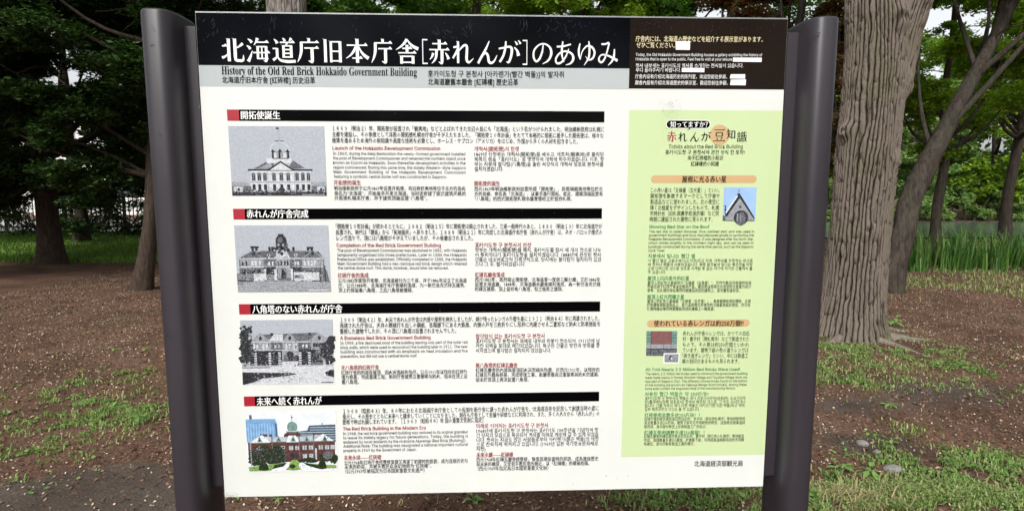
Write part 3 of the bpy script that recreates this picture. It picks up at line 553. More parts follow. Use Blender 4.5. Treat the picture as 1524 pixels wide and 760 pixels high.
# ---- printed photographs (flat print, one piece each)
def halftone(name, c, c2, sc=120):
    m = plain(name, c, 0.4, c2=c2, nscale=sc * 1.3, det=8, spec=.2)
    for n in m.node_tree.nodes:
        if n.type == 'VALTORGB': n.color_ramp.elements[0].position = .40; n.color_ramp.elements[1].position = .60
    return m
PH_M = [halftone('photo sky', (0.36, 0.39, 0.44), (0.42, 0.45, 0.50), 160),      # 0
        halftone('photo white', (0.62, 0.64, 0.67), (0.48, 0.50, 0.54), 150),   # 1
        halftone('photo dark', (0.050, 0.052, 0.062), (0.012, 0.012, 0.017), 220),# 2
        halftone('photo mid', (0.17, 0.18, 0.20), (0.08, 0.085, 0.10), 260),    # 3
        halftone('photo light', (0.36, 0.38, 0.41), (0.22, 0.235, 0.26), 260),  # 4
        halftone('photo clear', (0.74, 0.76, 0.78), (0.64, 0.69, 0.74), 30),    # 5
        halftone('photo glass blue', (0.13, 0.28, 0.50), (0.20, 0.38, 0.60), 60),# 6
        halftone('photo brick', (0.13, 0.055, 0.043), (0.06, 0.027, 0.024), 240), # 7
        halftone('photo slate roof', (0.50, 0.55, 0.60), (0.36, 0.42, 0.46), 100),# 8
        halftone('photo shrub', (0.035, 0.055, 0.025), (0.005, 0.010, 0.005), 300),# 9
        halftone('photo lawn', (0.12, 0.24, 0.05), (0.26, 0.38, 0.11), 240),    # 10
        halftone('photo steel blue', (0.07, 0.12, 0.18), (0.04, 0.07, 0.11), 200),# 11
        halftone('photo day sky', (0.30, 0.46, 0.72), (0.34, 0.50, 0.75), 20),  # 12
        halftone('photo copper green', (0.10, 0.20, 0.17), (0.20, 0.30, 0.27), 200),# 13
        halftone('photo rose brick', (0.24, 0.11, 0.105), (0.17, 0.085, 0.085), 200)]# 14
class Photo:
    def __init__(s, q, bgm, name='printed_photo'):
        s.c = [panel(*p) for p in q]; s.g = Geo(); s.k = 0; s.name = name      # TL, TR, BR, BL
        s.rect(0, 0, 100, 100, bgm)
    def m(s, u, v):
        u /= 100; v /= 100; tl, tr, br, bl = s.c
        return tuple((bl[i] * (1 - u) + br[i] * u) * (1 - v) + (tl[i] * (1 - u) + tr[i] * u) * v for i in (0, 1))
    def poly(s, pts, mi, new=True):
        if new: s.k += 1
        L = 0.0009 + 0.00001 * s.k
        s.g.poly([(p[0], -L, p[1]) for p in (s.m(u, v) for u, v in pts)], mi)
    def rect(s, a, b, c, d, mi, new=True): s.poly([(a, b), (c, b), (c, d), (a, d)], mi, new)
    def rects(s, xs, b, w, h, mi):
        s.k += 1
        for x in xs: s.rect(x, b, x + w, b + h, mi, False)
    def blob(s, x, y, rx, ry, mi, seed=0, n=14, j=0.25):
        r = random.Random(seed); s.poly([(x + rx * cos(2 * pi * i / n) * (1 - j * r.random()), y + ry * sin(2 * pi * i / n) * (1 - j * r.random())) for i in range(n)], mi)
    def specks(s, n, a, b, c, d, mi, sz, seed=0):
        r = random.Random(seed); s.k += 1
        for i in range(n):
            x = r.uniform(a, c); y = r.uniform(b, d); q = sz * r.uniform(.4, 1)
            s.poly([(x - q, y), (x, y - q * 1.2), (x + q, y), (x, y + q)], mi, False)
    def grain(s, n, mis, seed, box=(1, 3, 99, 60), sz=.9):
        r = random.Random(seed)
        for mi in mis: s.specks(n, *box, mi, sz, r.random())
    def done(s): return s.g.build(s.name, PH_M, board)

# 1: white wooden hall with dome
p = Photo([(339.6, 187.6), (482.5, 188), (486.5, 291.2), (345.9, 291.2)], 0)
p.specks(60, 2, 50, 98, 98, 4, 0.45, 3)
p.rect(0, 13, 18, 20, 4); p.rect(84, 13, 100, 20, 4); p.rect(0, 0, 100, 14, 3); p.rect(2, 5, 12, 13, 1); p.rect(90, 5, 98, 13, 1); p.rects([6, 93], 7, 2.5, 4, 2)
p.rect(0, 0, 100, 5, 2)
p.poly([(24, 39), (40, 51), (46, 47), (44, 39)], 3); p.poly([(62, 44), (66, 51), (78, 40), (60, 38)], 3); p.poly([(30, 40), (42, 48), (44, 40)], 4)
p.rect(38, 47, 64, 54, 1); p.rect(45, 53, 61, 54.5, 3)
p.blob(52.5, 66, 10.5, 12, 1, 2, 20, .04); p.blob(52.5, 66, 9.8, 11.2, 0, 2, 20, .04)
p.rect(44, 54, 62, 64, 4); p.rects([44, 51, 60], 54, 2, 10, 2); p.poly([(43, 63), (45, 67), (48, 63)], 2); p.poly([(50, 63), (52.7, 68), (55, 63)], 2); p.poly([(58, 63), (60.5, 67), (63, 63)], 2)
p.rects([46, 56], 55, 3, 7, 1); p.rect(48, 78, 57, 79.5, 3); p.rect(52.2, 78, 52.8, 96, 4); p.rect(49.5, 95.5, 52.5, 98, 2)
p.rect(20.5, 5, 84, 37, 1); p.rect(18, 36, 86, 38.5, 2); p.rect(20.5, 19, 84, 20, 3); p.rect(20.5, 31, 84, 31.8, 4); p.rect(20.5, 5, 84, 7, 4)
p.poly([(37, 36.5), (52.7, 50.5), (68, 36.5)], 2); p.poly([(41, 37), (52.7, 47.6), (64.5, 37)], 1); p.rect(38.3, 7, 39, 36, 4); p.rect(66.3, 7, 67, 36, 4)
W1 = [22, 28, 34, 43.5, 51.2, 58.5, 67.8, 74, 79.8]
p.rects([x - .6 for x in W1], 21.5, 4.4, 11.5, 4); p.rects(W1, 22, 3.2, 8.5, 2); p.rects(W1, 8, 3.2, 8.5, 2); p.rects([x + 1.4 for x in W1], 22, .4, 8, 4)
for i, x in enumerate(W1): p.blob(x + 1.6, 31.5, 1.9, 2.2, 3, i, 8, 0)
p.specks(70, 2, 3, 98, 8, 2, 1.6, 5); p.blob(52.5, 8, 4, 5, 2, 3); p.rect(74, .8, 98, 2.4, 4); p.grain(90, [2, 3, 4], 1, (2, 1, 98, 12), .7); p.grain(40, [4, 1], 2, (22, 8, 82, 36), .4); p.done()
# 2: brick hall with dome, white gate
p = Photo([(348.5, 335.1), (488.5, 335.1), (493, 433.9), (354.4, 434.6)], 0)
p.rect(0, 0, 100, 17, 4); p.specks(200, 1, 1, 99, 15, 0, .8, 8)
p.rect(3, 17, 94, 52, 3); p.poly([(2, 51), (14, 60), (88, 61), (95, 50)], 2)
p.rect(26, 52, 74, 62, 3); p.poly([(3, 52), (19, 64), (27, 53)], 4); p.poly([(72, 53), (82, 64), (94, 52)], 4); p.poly([(5, 52), (19, 62.5), (26, 53.5)], 3); p.poly([(74, 53.5), (82, 62.5), (91, 52.5)], 3)
p.rect(4, 38, 29, 50, 4); p.rect(70, 38, 93, 50, 4); p.rect(43, 38, 57, 50, 4); p.rect(3, 50, 94, 51.5, 1); p.rect(3, 37, 94, 38.6, 1)
p.poly([(41, 52), (45, 65), (53, 65), (57.5, 52)], 1); p.blob(49, 58, 2, 3.4, 2, 1)
p.rect(43, 63, 56, 73, 3); p.blob(49, 76, 6.2, 10, 2, 4, 16, .04); p.rect(46, 84, 52, 87, 2); p.blob(48, 78, 3.2, 5, 3, 9); p.rect(45, 69, 47, 73, 4); p.rect(50, 69, 52, 73, 4)
p.rects([17, 21, 35, 38, 60.5, 76, 80], 62, 2.5, 6, 2); p.rect(16, 66, 25, 69, 2); p.rect(76, 65, 83, 68, 2); p.specks(16, 40, 60, 60, 68, 2, 2.3, 3)
p.blob(19, 58, 2, 3.2, 2, 3); p.blob(35, 55.5, 2, 3, 1, 3); p.blob(64, 55.5, 2, 3, 1, 6); p.blob(82, 58, 2, 3, 2, 3); p.blob(35, 55.5, 1, 2, 2, 3); p.blob(64, 55.5, 1, 2, 2, 6)
p.rects([16, 19.5, 24], 40, 2.4, 7, 1); p.rects([72, 76, 79.5, 83], 40, 2.2, 7, 1); p.rects([6, 10, 44, 47, 51, 54], 40, 1.8, 7, 2); p.rects([34, 38, 62, 65], 40, 2, 6, 1)
p.rect(29, 24, 42, 38, 2); p.rect(57, 30, 70, 38, 2); p.rect(43, 21, 57, 38, 4); p.rects([6, 11, 16, 22], 26, 3.5, 8, 2); p.poly([(74, 32), (77, 38), (94, 37), (94, 31)], 3); p.rect(74, 30, 94, 31.5, 2)
p.poly([(47, 21), (48, 35), (53, 35), (53, 21)], 2); p.rect(0, 17, 18, 28, 3); p.specks(60, 1, 17, 18, 28, 4, 1.3, 12)
p.rect(18, 17, 30, 28, 1); p.rect(60, 17, 88, 30, 1); p.rects([29, 40, 57.5], 17, 3, 18, 1); p.rects([31.5, 43, 60], 17, .8, 18, 2); p.rect(32, 20, 40, 26, 4); p.rect(61, 20, 71, 26, 4); p.rects([33, 62], 22.5, 5, 2, 2)
p.rects([1, 80], 16, 16, 1.6, 2); p.rect(0, 12.5, 6, 14, 2); p.rects([29, 40, 58, 68], 16.5, 2.6, 1.4, 2); p.poly([(88, 17), (93, 40), (97, 30), (99, 14), (94, 16)], 3); p.rects([89, 94], 14, 1, 26, 2)
p.rect(76, 2, 97, 3.6, 1); p.grain(130, [2, 3, 4, 1], 3, (4, 17, 93, 52), .8); p.grain(60, [3, 2], 4, (16, 52, 84, 62), .8); p.grain(120, [3, 0], 5, (2, 1, 98, 16), .7); p.done()
# 3: hall without dome, gate pillars, road
p = Photo([(357.3, 476.3), (495, 474.9), (497.6, 570.2), (361.8, 572.2)], 0)
p.rect(0, 0, 100, 28, 1); p.poly([(10, 66), (24, 78), (84, 80), (97, 68)], 3); p.rect(8, 54, 96, 67, 3); p.rect(8, 30, 96, 55, 2)
p.poly([(9, 66), (21, 81), (33, 66)], 4); p.poly([(44, 66), (53, 81), (62, 66)], 4); p.poly([(73, 67), (84, 81), (97, 67)], 4); p.poly([(30, 68), (36, 78), (46, 78), (45, 67)], 1)
p.blob(21, 72, 2, 3.4, 2, 1); p.blob(53, 72, 2, 3.4, 2, 2); p.blob(85, 72, 2, 3.4, 2, 3); p.rects([32, 73], 76, 3, 4, 2)
p.rect(10, 54, 32, 65, 4); p.rect(45, 54, 62, 65, 4); p.rect(76, 54, 96, 65, 4); p.rect(8, 65.4, 96, 66.6, 1); p.rect(10, 53, 62, 54.4, 1)
p.rects([13, 16.5, 23, 27, 48, 51.5, 56, 59], 55.5, 2, 8, 1); p.rects([36, 40, 66, 70], 57, 2, 5, 1); p.rect(78, 58, 92, 64, 2); p.specks(50, 10, 54, 96, 64, 2, 1.1, 15)
p.rect(44, 38, 62, 53, 4); p.blob(53, 44, 4.5, 9, 2, 4); p.blob(48, 42, 3, 5, 3, 5); p.blob(60, 40, 4, 6, 2, 7); p.poly([(44, 36), (62, 36), (60, 28), (40, 28)], 1)
p.poly([(80, 46), (82, 54), (94, 54), (93, 45)], 3); p.poly([(66, 34), (78, 34), (92, 50), (92, 36)], 3); p.rect(76, 34, 92, 37, 2); p.rect(72, 30, 92, 34, 3)
p.rects([13.5, 29, 39.5, 62, 72], 28, 3.4, 23, 2); p.k += 1
for x in (13.5, 29, 39.5, 62, 72, 88):
    for k in range(6): p.rect(x + .2, 28.5 + 3.8 * k, x + 3, 31 + 3.8 * k, 1, False)
for i, (x, y, a, b) in enumerate([(4, 60, 9, 18), (3, 76, 6, 10), (6, 84, 3, 6), (8, 50, 8, 12), (92, 50, 10, 14), (97, 60, 7, 16), (99, 70, 5, 8), (36, 45, 5, 10), (24, 46, 5, 8), (3, 40, 8, 8), (96, 38, 8, 8)]): p.blob(x, y, a, b, 2, i, 18, .5)
p.specks(60, 0, 40, 12, 92, 2, 2.2, 4); p.rects([3, 8, 90, 95], 26, 1, 10, 1); p.rect(1, 31, 14, 32.5, 4); p.rect(0, 26, 30, 27.4, 3)
p.poly([(0, 0), (0, 20), (22, 19), (52, 18), (60, 16), (48, 13), (22, 10), (12, 4)], 2); p.poly([(90, 18), (96, 22), (100, 22), (100, 10), (92, 13)], 2); p.specks(60, 10, 4, 70, 20, 4, 1.3, 7)
p.rect(86, 1.5, 99, 3.2, 3); p.grain(120, [2, 3, 4, 0], 6, (8, 28, 96, 66), .8); p.grain(60, [4, 2], 7, (12, 66, 95, 78), .7); p.grain(80, [0, 4], 8, (40, 2, 99, 27), .8); p.grain(60, [3, 9], 9, (0, 28, 12, 90), 1.2); p.done()
# 4: colour view of the brick hall
p = Photo([(363.5, 612.5), (500, 610), (502.2, 699), (369.2, 702.2)], 5)
p.poly([(1, 50), (1, 88), (33, 88), (35, 80), (36, 45)], 6); p.k += 1
for x in range(3, 33, 3): p.rect(x, 52, x + .7, 80, 12, False)
p.rects([33], 52, 1.6, 28, 11); p.rect(5, 88, 8, 95, 14); p.rect(5.5, 88, 7, 93, 11)
p.poly([(56, 50), (56, 66), (68, 68), (70, 76), (99, 77), (99, 48)], 11); p.k += 1
for y in (52, 56, 60, 64, 68, 72): p.rect(58 if y < 66 else 71, y, 99, y + 1.1, 8, False)
p.rect(84, 77, 85, 80, 2); p.rects([16, 20, 26, 74, 78, 81], 56, 3, 7, 7); p.rect(17, 60, 24, 63, 7); p.rect(42, 58, 60, 62, 7)
p.rect(2, 16, 98, 50, 7); p.poly([(3, 50), (14, 60), (28, 58), (44, 58), (60, 58), (86, 61), (97, 50)], 8); p.rect(3, 48.5, 98, 50.2, 3)
p.poly([(4, 49), (18, 62), (27, 49)], 5); p.poly([(44, 49), (47, 60), (55, 60), (59, 49)], 5); p.poly([(74, 50), (85, 62), (97, 50)], 5)
for i, x in enumerate((15, 36, 52, 67, 87)): p.poly([(x - 3, 50), (x, 60), (x + 3, 50)], 13); p.blob(x, 53, 1.2, 2.4, 2, i)
p.rect(45, 60, 58, 68, 7); p.rect(43, 60, 60, 64, 7); p.blob(51.5, 74, 6, 9, 13, 2, 16, .04); p.rect(45.5, 66, 57.5, 68, 8); p.rect(50.9, 82, 51.5, 94, 4); p.poly([(51, 88), (51, 92), (53, 90)], 7); p.rects([48, 51, 54], 63, 1.6, 3.5, 3)
p.rects([47, 54, 62, 69, 11, 38, 80, 87, 93], 36, 4.6, 7, 8); p.rects([62, 69], 22, 4.6, 7, 8); p.rects([49, 56, 64, 71, 13, 82, 89], 36, .6, 7, 2); p.rects([28, 58, 74], 18, 1.2, 42, 3)
p.blob(52, 26, 4, 5.5, 2, 2, 14, 0); p.rect(48, 20, 56, 24, 2); p.rects([76], 16, 1.6, 22, 1)
for i, (x, y, a, b) in enumerate([(8, 26, 9, 14), (20, 38, 8, 10), (26, 28, 11, 14), (34, 36, 8, 10), (38, 24, 8, 10), (12, 16, 12, 8), (30, 16, 12, 8), (70, 18, 10, 6), (88, 22, 9, 10), (96, 20, 6, 10), (60, 17, 6, 5)]): p.blob(x, y, a, b, 9, i, 18, .5)
p.blob(90, 26, 6, 8, 3, 8); p.specks(90, 3, 14, 42, 44, 9, 2, 21); p.rect(4, 10, 5.4, 48, 4)
p.poly([(0, 0), (0, 10), (42, 15), (60, 15), (100, 8), (100, 0)], 5); p.poly([(2, 2), (1, 9), (40, 15), (30, 6), (24, 2)], 10); p.poly([(62, 14), (99, 9), (99, 4), (78, 4)], 10); p.poly([(42, 3), (47, 10), (56, 10), (60, 3), (52, 1.6)], 10)
p.poly([(30, 12), (44, 15), (40, 9), (28, 5)], 9); p.poly([(62, 15), (80, 9), (78, 4), (66, 10)], 9)
p.poly([(12, 4), (14, 15), (18, 19), (22, 14), (24, 4), (18, 2.4)], 9); p.poly([(78, 4), (80, 15), (83.5, 20), (87, 14), (88.5, 4), (83, 2.4)], 9); p.blob(53, 13, 6.5, 8, 10, 5, 16, .3); p.blob(50, 9, 4, 4, 9, 5)
p.grain(130, [9, 2, 3], 10, (2, 14, 44, 40), 1.0); p.grain(70, [7, 2, 14], 11, (44, 22, 97, 48), .7); p.grain(50, [9, 2], 12, (4, 2, 96, 15), .8); p.grain(50, [8, 3], 13, (4, 49, 96, 58), .7); p.done()
# 5: gable with star
p = Photo([(1077.4, 278.6), (1126, 278.7), (1123.7, 329), (1075, 328.7)], 12)
p.poly([(3, 0), (10, 20), (42, 76), (50, 76), (97, 8), (97, 0)], 4); p.poly([(0, 0), (0, 18), (8, 14), (10, 0)], 3); p.poly([(8, 26), (44, 80), (48, 78), (12, 22)], 5)
p.poly([(6, 16), (44, 74), (50, 80), (54, 74), (97, 12), (97, 4), (50, 68), (12, 12)], 2); p.poly([(12, 4), (50, 66), (92, 4)], 4); p.blob(56, 10, 22, 22, 2, 1, 20, 0); p.rect(10, 0, 97, 2, 2); p.blob(56, 6, 15, 20, 3, 1, 20, 0)
p.rects([44, 54], 0, 2.4, 22, 4); p.blob(46, 78, 6, 5, 2, 2); p.rect(45.3, 80, 46.7, 90, 3); p.blob(46, 91, 2, 2, 2, 1)
p.poly([(52 + (7 if i % 2 == 0 else 2.8) * sin(i * pi / 5), 42 + (6.4 if i % 2 == 0 else 2.6) * cos(i * pi / 5)) for i in range(10)], 2)
p.rects([5.5], 20, 3, 25, 2); p.rects([3, 3], 32, 9, 2, 2); p.rect(2, 44, 9, 46, 2); p.grain(60, [3, 2, 4], 14, (14, 1, 90, 34), 1.2); p.done()
# 6: brickwork, with framed inset of one stamped brick
p = Photo([(962, 492.2), (1007.8, 492.2), (1007, 529), (961.4, 529)], 13)
p.rect(16, 47, 80, 100, 14); p.rect(0, 30, 100, 46, 4); p.rect(0, 0, 100, 25, 3); p.rect(0, 25, 100, 29, 2); p.k += 1
for i, y in enumerate((58, 70, 84)):
    for x in (0, 82): p.rect(x, y, x + 14, y + 1.6, 2, False)
p.rects([14, 56, 80], 30, 1.4, 16, 2); p.rects([14.5, 80.5], 46, 1.6, 54, 2); p.rects([0, 50], 12, 48, 1.6, 2); p.rects([14, 40, 70], 2, 1.4, 22, 2)
p.specks(50, 16, 48, 80, 98, 7, 1.6, 4); p.specks(40, 0, 0, 100, 24, 2, 2, 6); p.done()
flat('photo_rim', [(987.5, 524.9), (1010.8, 524.7), (1010.3, 540.2), (987.3, 540.2)], M_WINK, 0.0013)
p = Photo([(988.6, 526.2), (1009.8, 526), (1009.2, 538.4), (988.6, 538.2)], 4)
for k in range(len(p.g.v)): p.g.v[k] = (p.g.v[k][0], -0.0016, p.g.v[k][2])
n0 = len(p.g.v); p.specks(60, 3, 3, 97, 97, 3, 5, 3); p.blob(46, 50, 14, 30, 2, 2, 14, .1); p.blob(50, 46, 9, 20, 1, 3, 12, .3); p.rect(0, 0, 100, 10, 3)
for k in range(n0, len(p.g.v)): p.g.v[k] = (p.g.v[k][0], p.g.v[k][1] - 0.00085, p.g.v[k][2])
p.done()

# ---- wear: scuffs on the dark bands, specks and drips on the white
R = random.Random(5)
g = Geo()
def scr(x, y, L, a, wpx=0.35, bend=0.3):
    n = 5; pts = []; aa = a
    for i in range(n + 1):
        pts.append((x, y)); x += L / n * cos(aa); y += L / n * sin(aa); aa += bend * (R.random() - .3)
    for i in range(n):
        (a0, b0), (a1, b1) = pts[i], pts[i + 1]; d = math.hypot(a1 - a0, b1 - b0) + 1e-6; nx, ny = -(b1 - b0) / d * wpx / 2, (a1 - a0) / d * wpx / 2
        g.poly([(q[0], -0.0012, q[1]) for q in (panel(a0 + nx, b0 + ny), panel(a1 + nx, b1 + ny), panel(a1 - nx, b1 - ny), panel(a0 - nx, b0 - ny))])
for i in range(16): scr(R.uniform(292, 325), R.uniform(24, 60), R.uniform(2, 9), R.uniform(1.2, 2.2), R.uniform(.25, .5))
for i in range(40): scr(R.uniform(330, 930), R.uniform(26, 52), R.uniform(1, 5), R.uniform(0.5, 2.4), R.uniform(.2, .5), 1)
for i in range(16): scr(R.uniform(800, 870), R.uniform(28, 52), R.uniform(4, 10), R.uniform(0.6, 1.6), .3, 1.4)
for i in range(14): scr(R.uniform(640, 690), R.uniform(40, 56), R.uniform(4, 14), R.uniform(0.3, 1.2), .3)
for i in range(50): scr(R.uniform(942, 1165), R.uniform(30, 50), R.uniform(1, 4.5), R.uniform(0.8, 2.2), R.uniform(.2, .6), 1)
for i in range(26):
    x = R.choice([700, 780, 404, 530]) + R.gauss(0, 4); scr(x, R.uniform(24, 44), R.uniform(3, 10), R.uniform(1.3, 1.8), .3, .2)
g.build('scuff', M_SCUFF, board, kind='stuff')
M_GRIME = plain('grey grime', (0.30, 0.30, 0.26), 0.8)
g = Geo()
def dot(x, y, r, ax=1.0):
    c = panel(x, y); r *= 0.0018; a0 = R.random() * 6
    g.poly([(c[0] + r * ax * cos(a0 + k * pi / 3) * R.uniform(.7, 1), -0.0021, c[1] + r * sin(a0 + k * pi / 3) * R.uniform(.7, 1)) for k in range(6)])
for i in range(230):
    t = abs(R.gauss(0, .38)); y = 150 + t * 62 if t < 1.4 else 150
    dot(1000 + R.gauss(0, 8) - (y - 150) * .1, y + R.gauss(0, 3), R.uniform(.15, .5))
for i in range(60): dot(R.uniform(984, 990), R.uniform(160, 235), R.uniform(.12, .35))
for i in range(330): dot(R.uniform(296, 1150), R.uniform(135, 730), R.uniform(.12, .38))
for i in range(90): dot(R.uniform(330, 1130), 728 + R.gauss(0, 7), R.uniform(.15, .45), 1.5)
for i in range(40): dot(343 + R.gauss(0, 6), 736 + R.gauss(0, 3), R.uniform(.2, .7), 1.6)
for x, y, r in ((297, 160, .9), (298, 157, .7), (902, 707, 1.3), (934, 707, 1), (918, 711, .7), (853, 718, .8), (594, 527.5, 1.0), (1090, 700, .5), (853, 359, .6), (1073, 273.6, .5)): dot(x, y, r)
g.build('grime_speck', M_GRIME, board, kind='stuff')
g = Geo()
for (x, y, L, a, c) in ((1208, 45, 14, .5, .8), (1212, 47, 10, .2, -.4), (243, 498.5, 15, .1, .05), (253, 496, 4, 1.2, .5), (262, 660, 28, .9, 0), (226, 40, 9, .9, 1.2), (229, 66, 6, 2.3, 1), (1236, 120, 5, 1.5, .1), (1222, 240, 9, 1.45, .1), (1206, 330, 4, .4, 0), (250, 300, 6, 1.3, .1), (262, 420, 4, 1.6, .2), (236, 200, 5, .3, .2), (1190, 620, 8, 1.5, .1), (1200, 540, 4, .9, .2), (270, 560, 5, .5, .2)):
    sx = -1 if x < 700 else 1
    for k in range(3):
        t0 = (x - 762) / FPX
        # front of the post, about 8 cm nearer than the panel
        def pp(u, v):
            q = panel(u, v); yf = -0.0712; tt = (yf - CAM[1]) / (-CAM[1]); return (CAM[0] + (q[0] - CAM[0]) * tt, yf, CAM[2] + (q[1] - CAM[2]) * tt)
        x2, y2 = x + L * cos(a + k * c * .3), y + L * sin(a + k * c * .3); wv = 0.22
        g.poly([pp(x, y - wv), pp(x2, y2 - wv), pp(x2, y2 + wv), pp(x, y + wv)]); x, y = x + R.uniform(-2, 2), y + R.uniform(-1.5, 1.5)
g.build('scratch', M_SCUFF, sign, kind='stuff')
# ------------------------------------------------------------ ground
def gheight(x, y):
    h = 0.09 * (fbm(x * 0.25 + 40, y * 0.25 + 40, 3, 3) - .5) + 0.05 * (fbm(x * 1.7 + 90, y * 1.7 + 90, 11, 4) - .5) + 0.02 * (fbm(x * 9 + 700, y * 9 + 700, 21, 3) - .5)
    near = np.exp(-((x - hx) ** 2 + (y - hy) ** 2) / 1.3)
    return h * np.clip(1.3 - np.hypot(x, y) / 30, 0, 1) + 0.07 * near
hx, hy, _ = at(1273, 5.45)
def gz(x, y): return float(gheight(np.array([x]), np.array([y]))[0])
def ease(a, n, L, s): t = np.linspace(-1, 1, n); return a + L * np.sinh(t * s) / math.sinh(s)
gx = ease(0.0, 620, 140, 4.6); gy = ease(2.5, 620, 140, 4.6)
X, Y = np.meshgrid(gx, gy); Z = gheight(X.ravel(), Y.ravel())
n = len(gx); I = np.arange((n - 1) * n).reshape(n - 1, n)[:, :-1].ravel()
me = mesh_np('ground', np.stack([X.ravel(), Y.ravel(), Z], 1), np.stack([I, I + 1, I + n + 1, I + n], 1), True)
def groundmat():
    m, t, b = newmat('forest floor'); L = t.links.new; N = t.nodes.new
    b.inputs['Roughness'].default_value = 0.95; b.inputs['Specular IOR Level'].default_value = 0.15
    tc = N('ShaderNodeTexCoord')
    def noise(s, d=5, dist=0.0, rough=0.6):
        n = N('ShaderNodeTexNoise'); n.inputs['Scale'].default_value = s; n.inputs['Detail'].default_value = d; n.inputs['Distortion'].default_value = dist; n.inputs['Roughness'].default_value = rough
        L(tc.outputs['Object'], n.inputs['Vector']); return n.outputs['Fac']
    def ramp(f, st):
        r = N('ShaderNodeValToRGB'); e = r.color_ramp.elements
        while len(e) < len(st): e.new(0.5)
        for i, (p, c) in enumerate(st): e[i].position = p; e[i].color = rgba(c) if len(c) == 3 else c
        L(f, r.inputs[0]); return r.outputs[0]
    def mix(f, a, c):
        x = N('ShaderNodeMix'); x.data_type = 'RGBA'; L(f, x.inputs['Factor']); L(a, x.inputs['A']); L(c, x.inputs['B']); return x.outputs['Result']
    litter = ramp(noise(70, 8, 0.4, 0.75), [(0.34, (0.032, 0.022, 0.017)), (0.47, (0.125, 0.073, 0.050)), (0.60, (0.22, 0.135, 0.095)), (0.74, (0.38, 0.28, 0.21))])
    soil = ramp(noise(110, 8, 0.2, 0.7), [(0.33, (0.050, 0.040, 0.033)), (0.55, (0.12, 0.097, 0.080)), (0.75, (0.20, 0.17, 0.145))])
    moss = ramp(noise(90, 6), [(0.35, (0.025, 0.026, 0.012)), (0.7, (0.075, 0.085, 0.032))])
    geo = N('ShaderNodeNewGeometry'); at_ = N('ShaderNodeAttribute'); at_.attribute_name = 'bare'; at2 = N('ShaderNodeAttribute'); at2.attribute_name = 'mossy'
    def add(a, f, k):
        q = N('ShaderNodeMath'); q.operation = 'MULTIPLY_ADD'; L(f, q.inputs[0]); q.inputs[1].default_value = k; L(a, q.inputs[2]); return q.outputs[0]
    f1 = ramp(add(at_.outputs['Fac'], noise(14, 8, 0, .7), 0.95), [(0.70, (0, 0, 0)), (1.12, (1, 1, 1))])
    f2 = ramp(add(at2.outputs['Fac'], noise(14, 6), 0.8), [(0.85, (0, 0, 0)), (1.1, (0.7, 0.7, 0.7))])
    c = mix(f2, mix(f1, litter, soil), moss)
    wear = ramp(noise(1.7, 5), [(0.35, (0.62, 0.58, 0.56)), (0.65, (1.12, 1.1, 1.08))])
    wx = N('ShaderNodeMix'); wx.data_type = 'RGBA'; wx.blend_type = 'MULTIPLY'; wx.inputs['Factor'].default_value = 1; L(c, wx.inputs['A']); L(wear, wx.inputs['B']); c = wx.outputs['Result']
    L(c, b.inputs['Base Color'])
    bp = N('ShaderNodeBump'); bp.inputs['Strength'].default_value = 0.9; bp.inputs['Distance'].default_value = 0.012
    L(noise(85, 8, 0.3, 0.7), bp.inputs['Height']); L(bp.outputs[0], b.inputs['Normal'])
    return m
# where the soil is bare, and where green takes hold
g1 = ground(205, 735); g2 = ground(1290, 665); g3 = ground(1350, 590); g4 = ground(1270, 610)
def bare(x, y):
    f = 0.9 * np.exp(-(((x - g1[0] + .25) / 0.75) ** 2 + ((y - g1[1] + .1) / 0.42) ** 2) ** 2)
    f += 0.6 * np.exp(-(((x - g2[0]) / 0.30) ** 2 + ((y - g2[1]) / 0.16) ** 2)) + 0.4 * np.exp(-(((x - g3[0] - .3) / 0.6) ** 2 + ((y - g3[1]) / 0.3) ** 2)) + 0.4 * np.exp(-(((x - g4[0]) / 0.3) ** 2 + ((y - g4[1]) / 0.13) ** 2))
    f += 0.25 * fbm(x * .8 + 9, y * .8 + 9, 77, 2) * (x > 1.4) + .0 * x
    return np.clip(f, 0, 1)
GP = [(190, 615, .55, .22, 1.0), (225, 610, .3, .2, .7), (170, 560, .4, .2, .5), (1235, 560, .35, .4, .6), (1215, 530, .4, .4, .5), (1335, 575, .25, .2, .5), (1290, 535, .5, .3, .35), (1290, 738, .45, .16, 1.2), (1360, 742, .5, .16, 1.1), (1215, 752, .3, .2, 1.0),
      (1450, 700, .6, .3, .9), (1060, 748, .3, .10, .5), (960, 750, .2, .10, .4), (1110, 742, .2, .2, .9), (1350, 525, .5, .4, .35), (1440, 560, .4, .5, .5), (1290, 580, .2, .1, .6), (60, 600, .8, .4, .5), (30, 690, .4, .3, .5), (620, 755, .15, .1, .3)]
GP = [(*ground(a, b), c, d, e_) for a, b, c, d, e_ in GP]
def grassy(x, y):
    f = 0.0 * x
    for a, b, c, d, k in GP: f = f + k * np.exp(-(((x - a) / c) ** 2 + ((y - b) / d) ** 2))
    return f * np.clip(4.5 * (fbm(x * 8 + 50, y * 8 + 50, 5, 4) - .42), 0.03, 1.1) + 0.10 * np.clip(fbm(x * 2.2 + 5, y * 2.2 + 5, 8, 3) * 3 - 1.5, 0, 1)
for nm, fn in (('bare', bare), ('mossy', grassy)):
    a = me.attributes.new(nm, 'FLOAT', 'POINT'); a.data.foreach_set('value', np.asarray(fn(X.ravel(), Y.ravel()), dtype=np.float32))
link('ground', me, None, groundmat(), kind='structure')

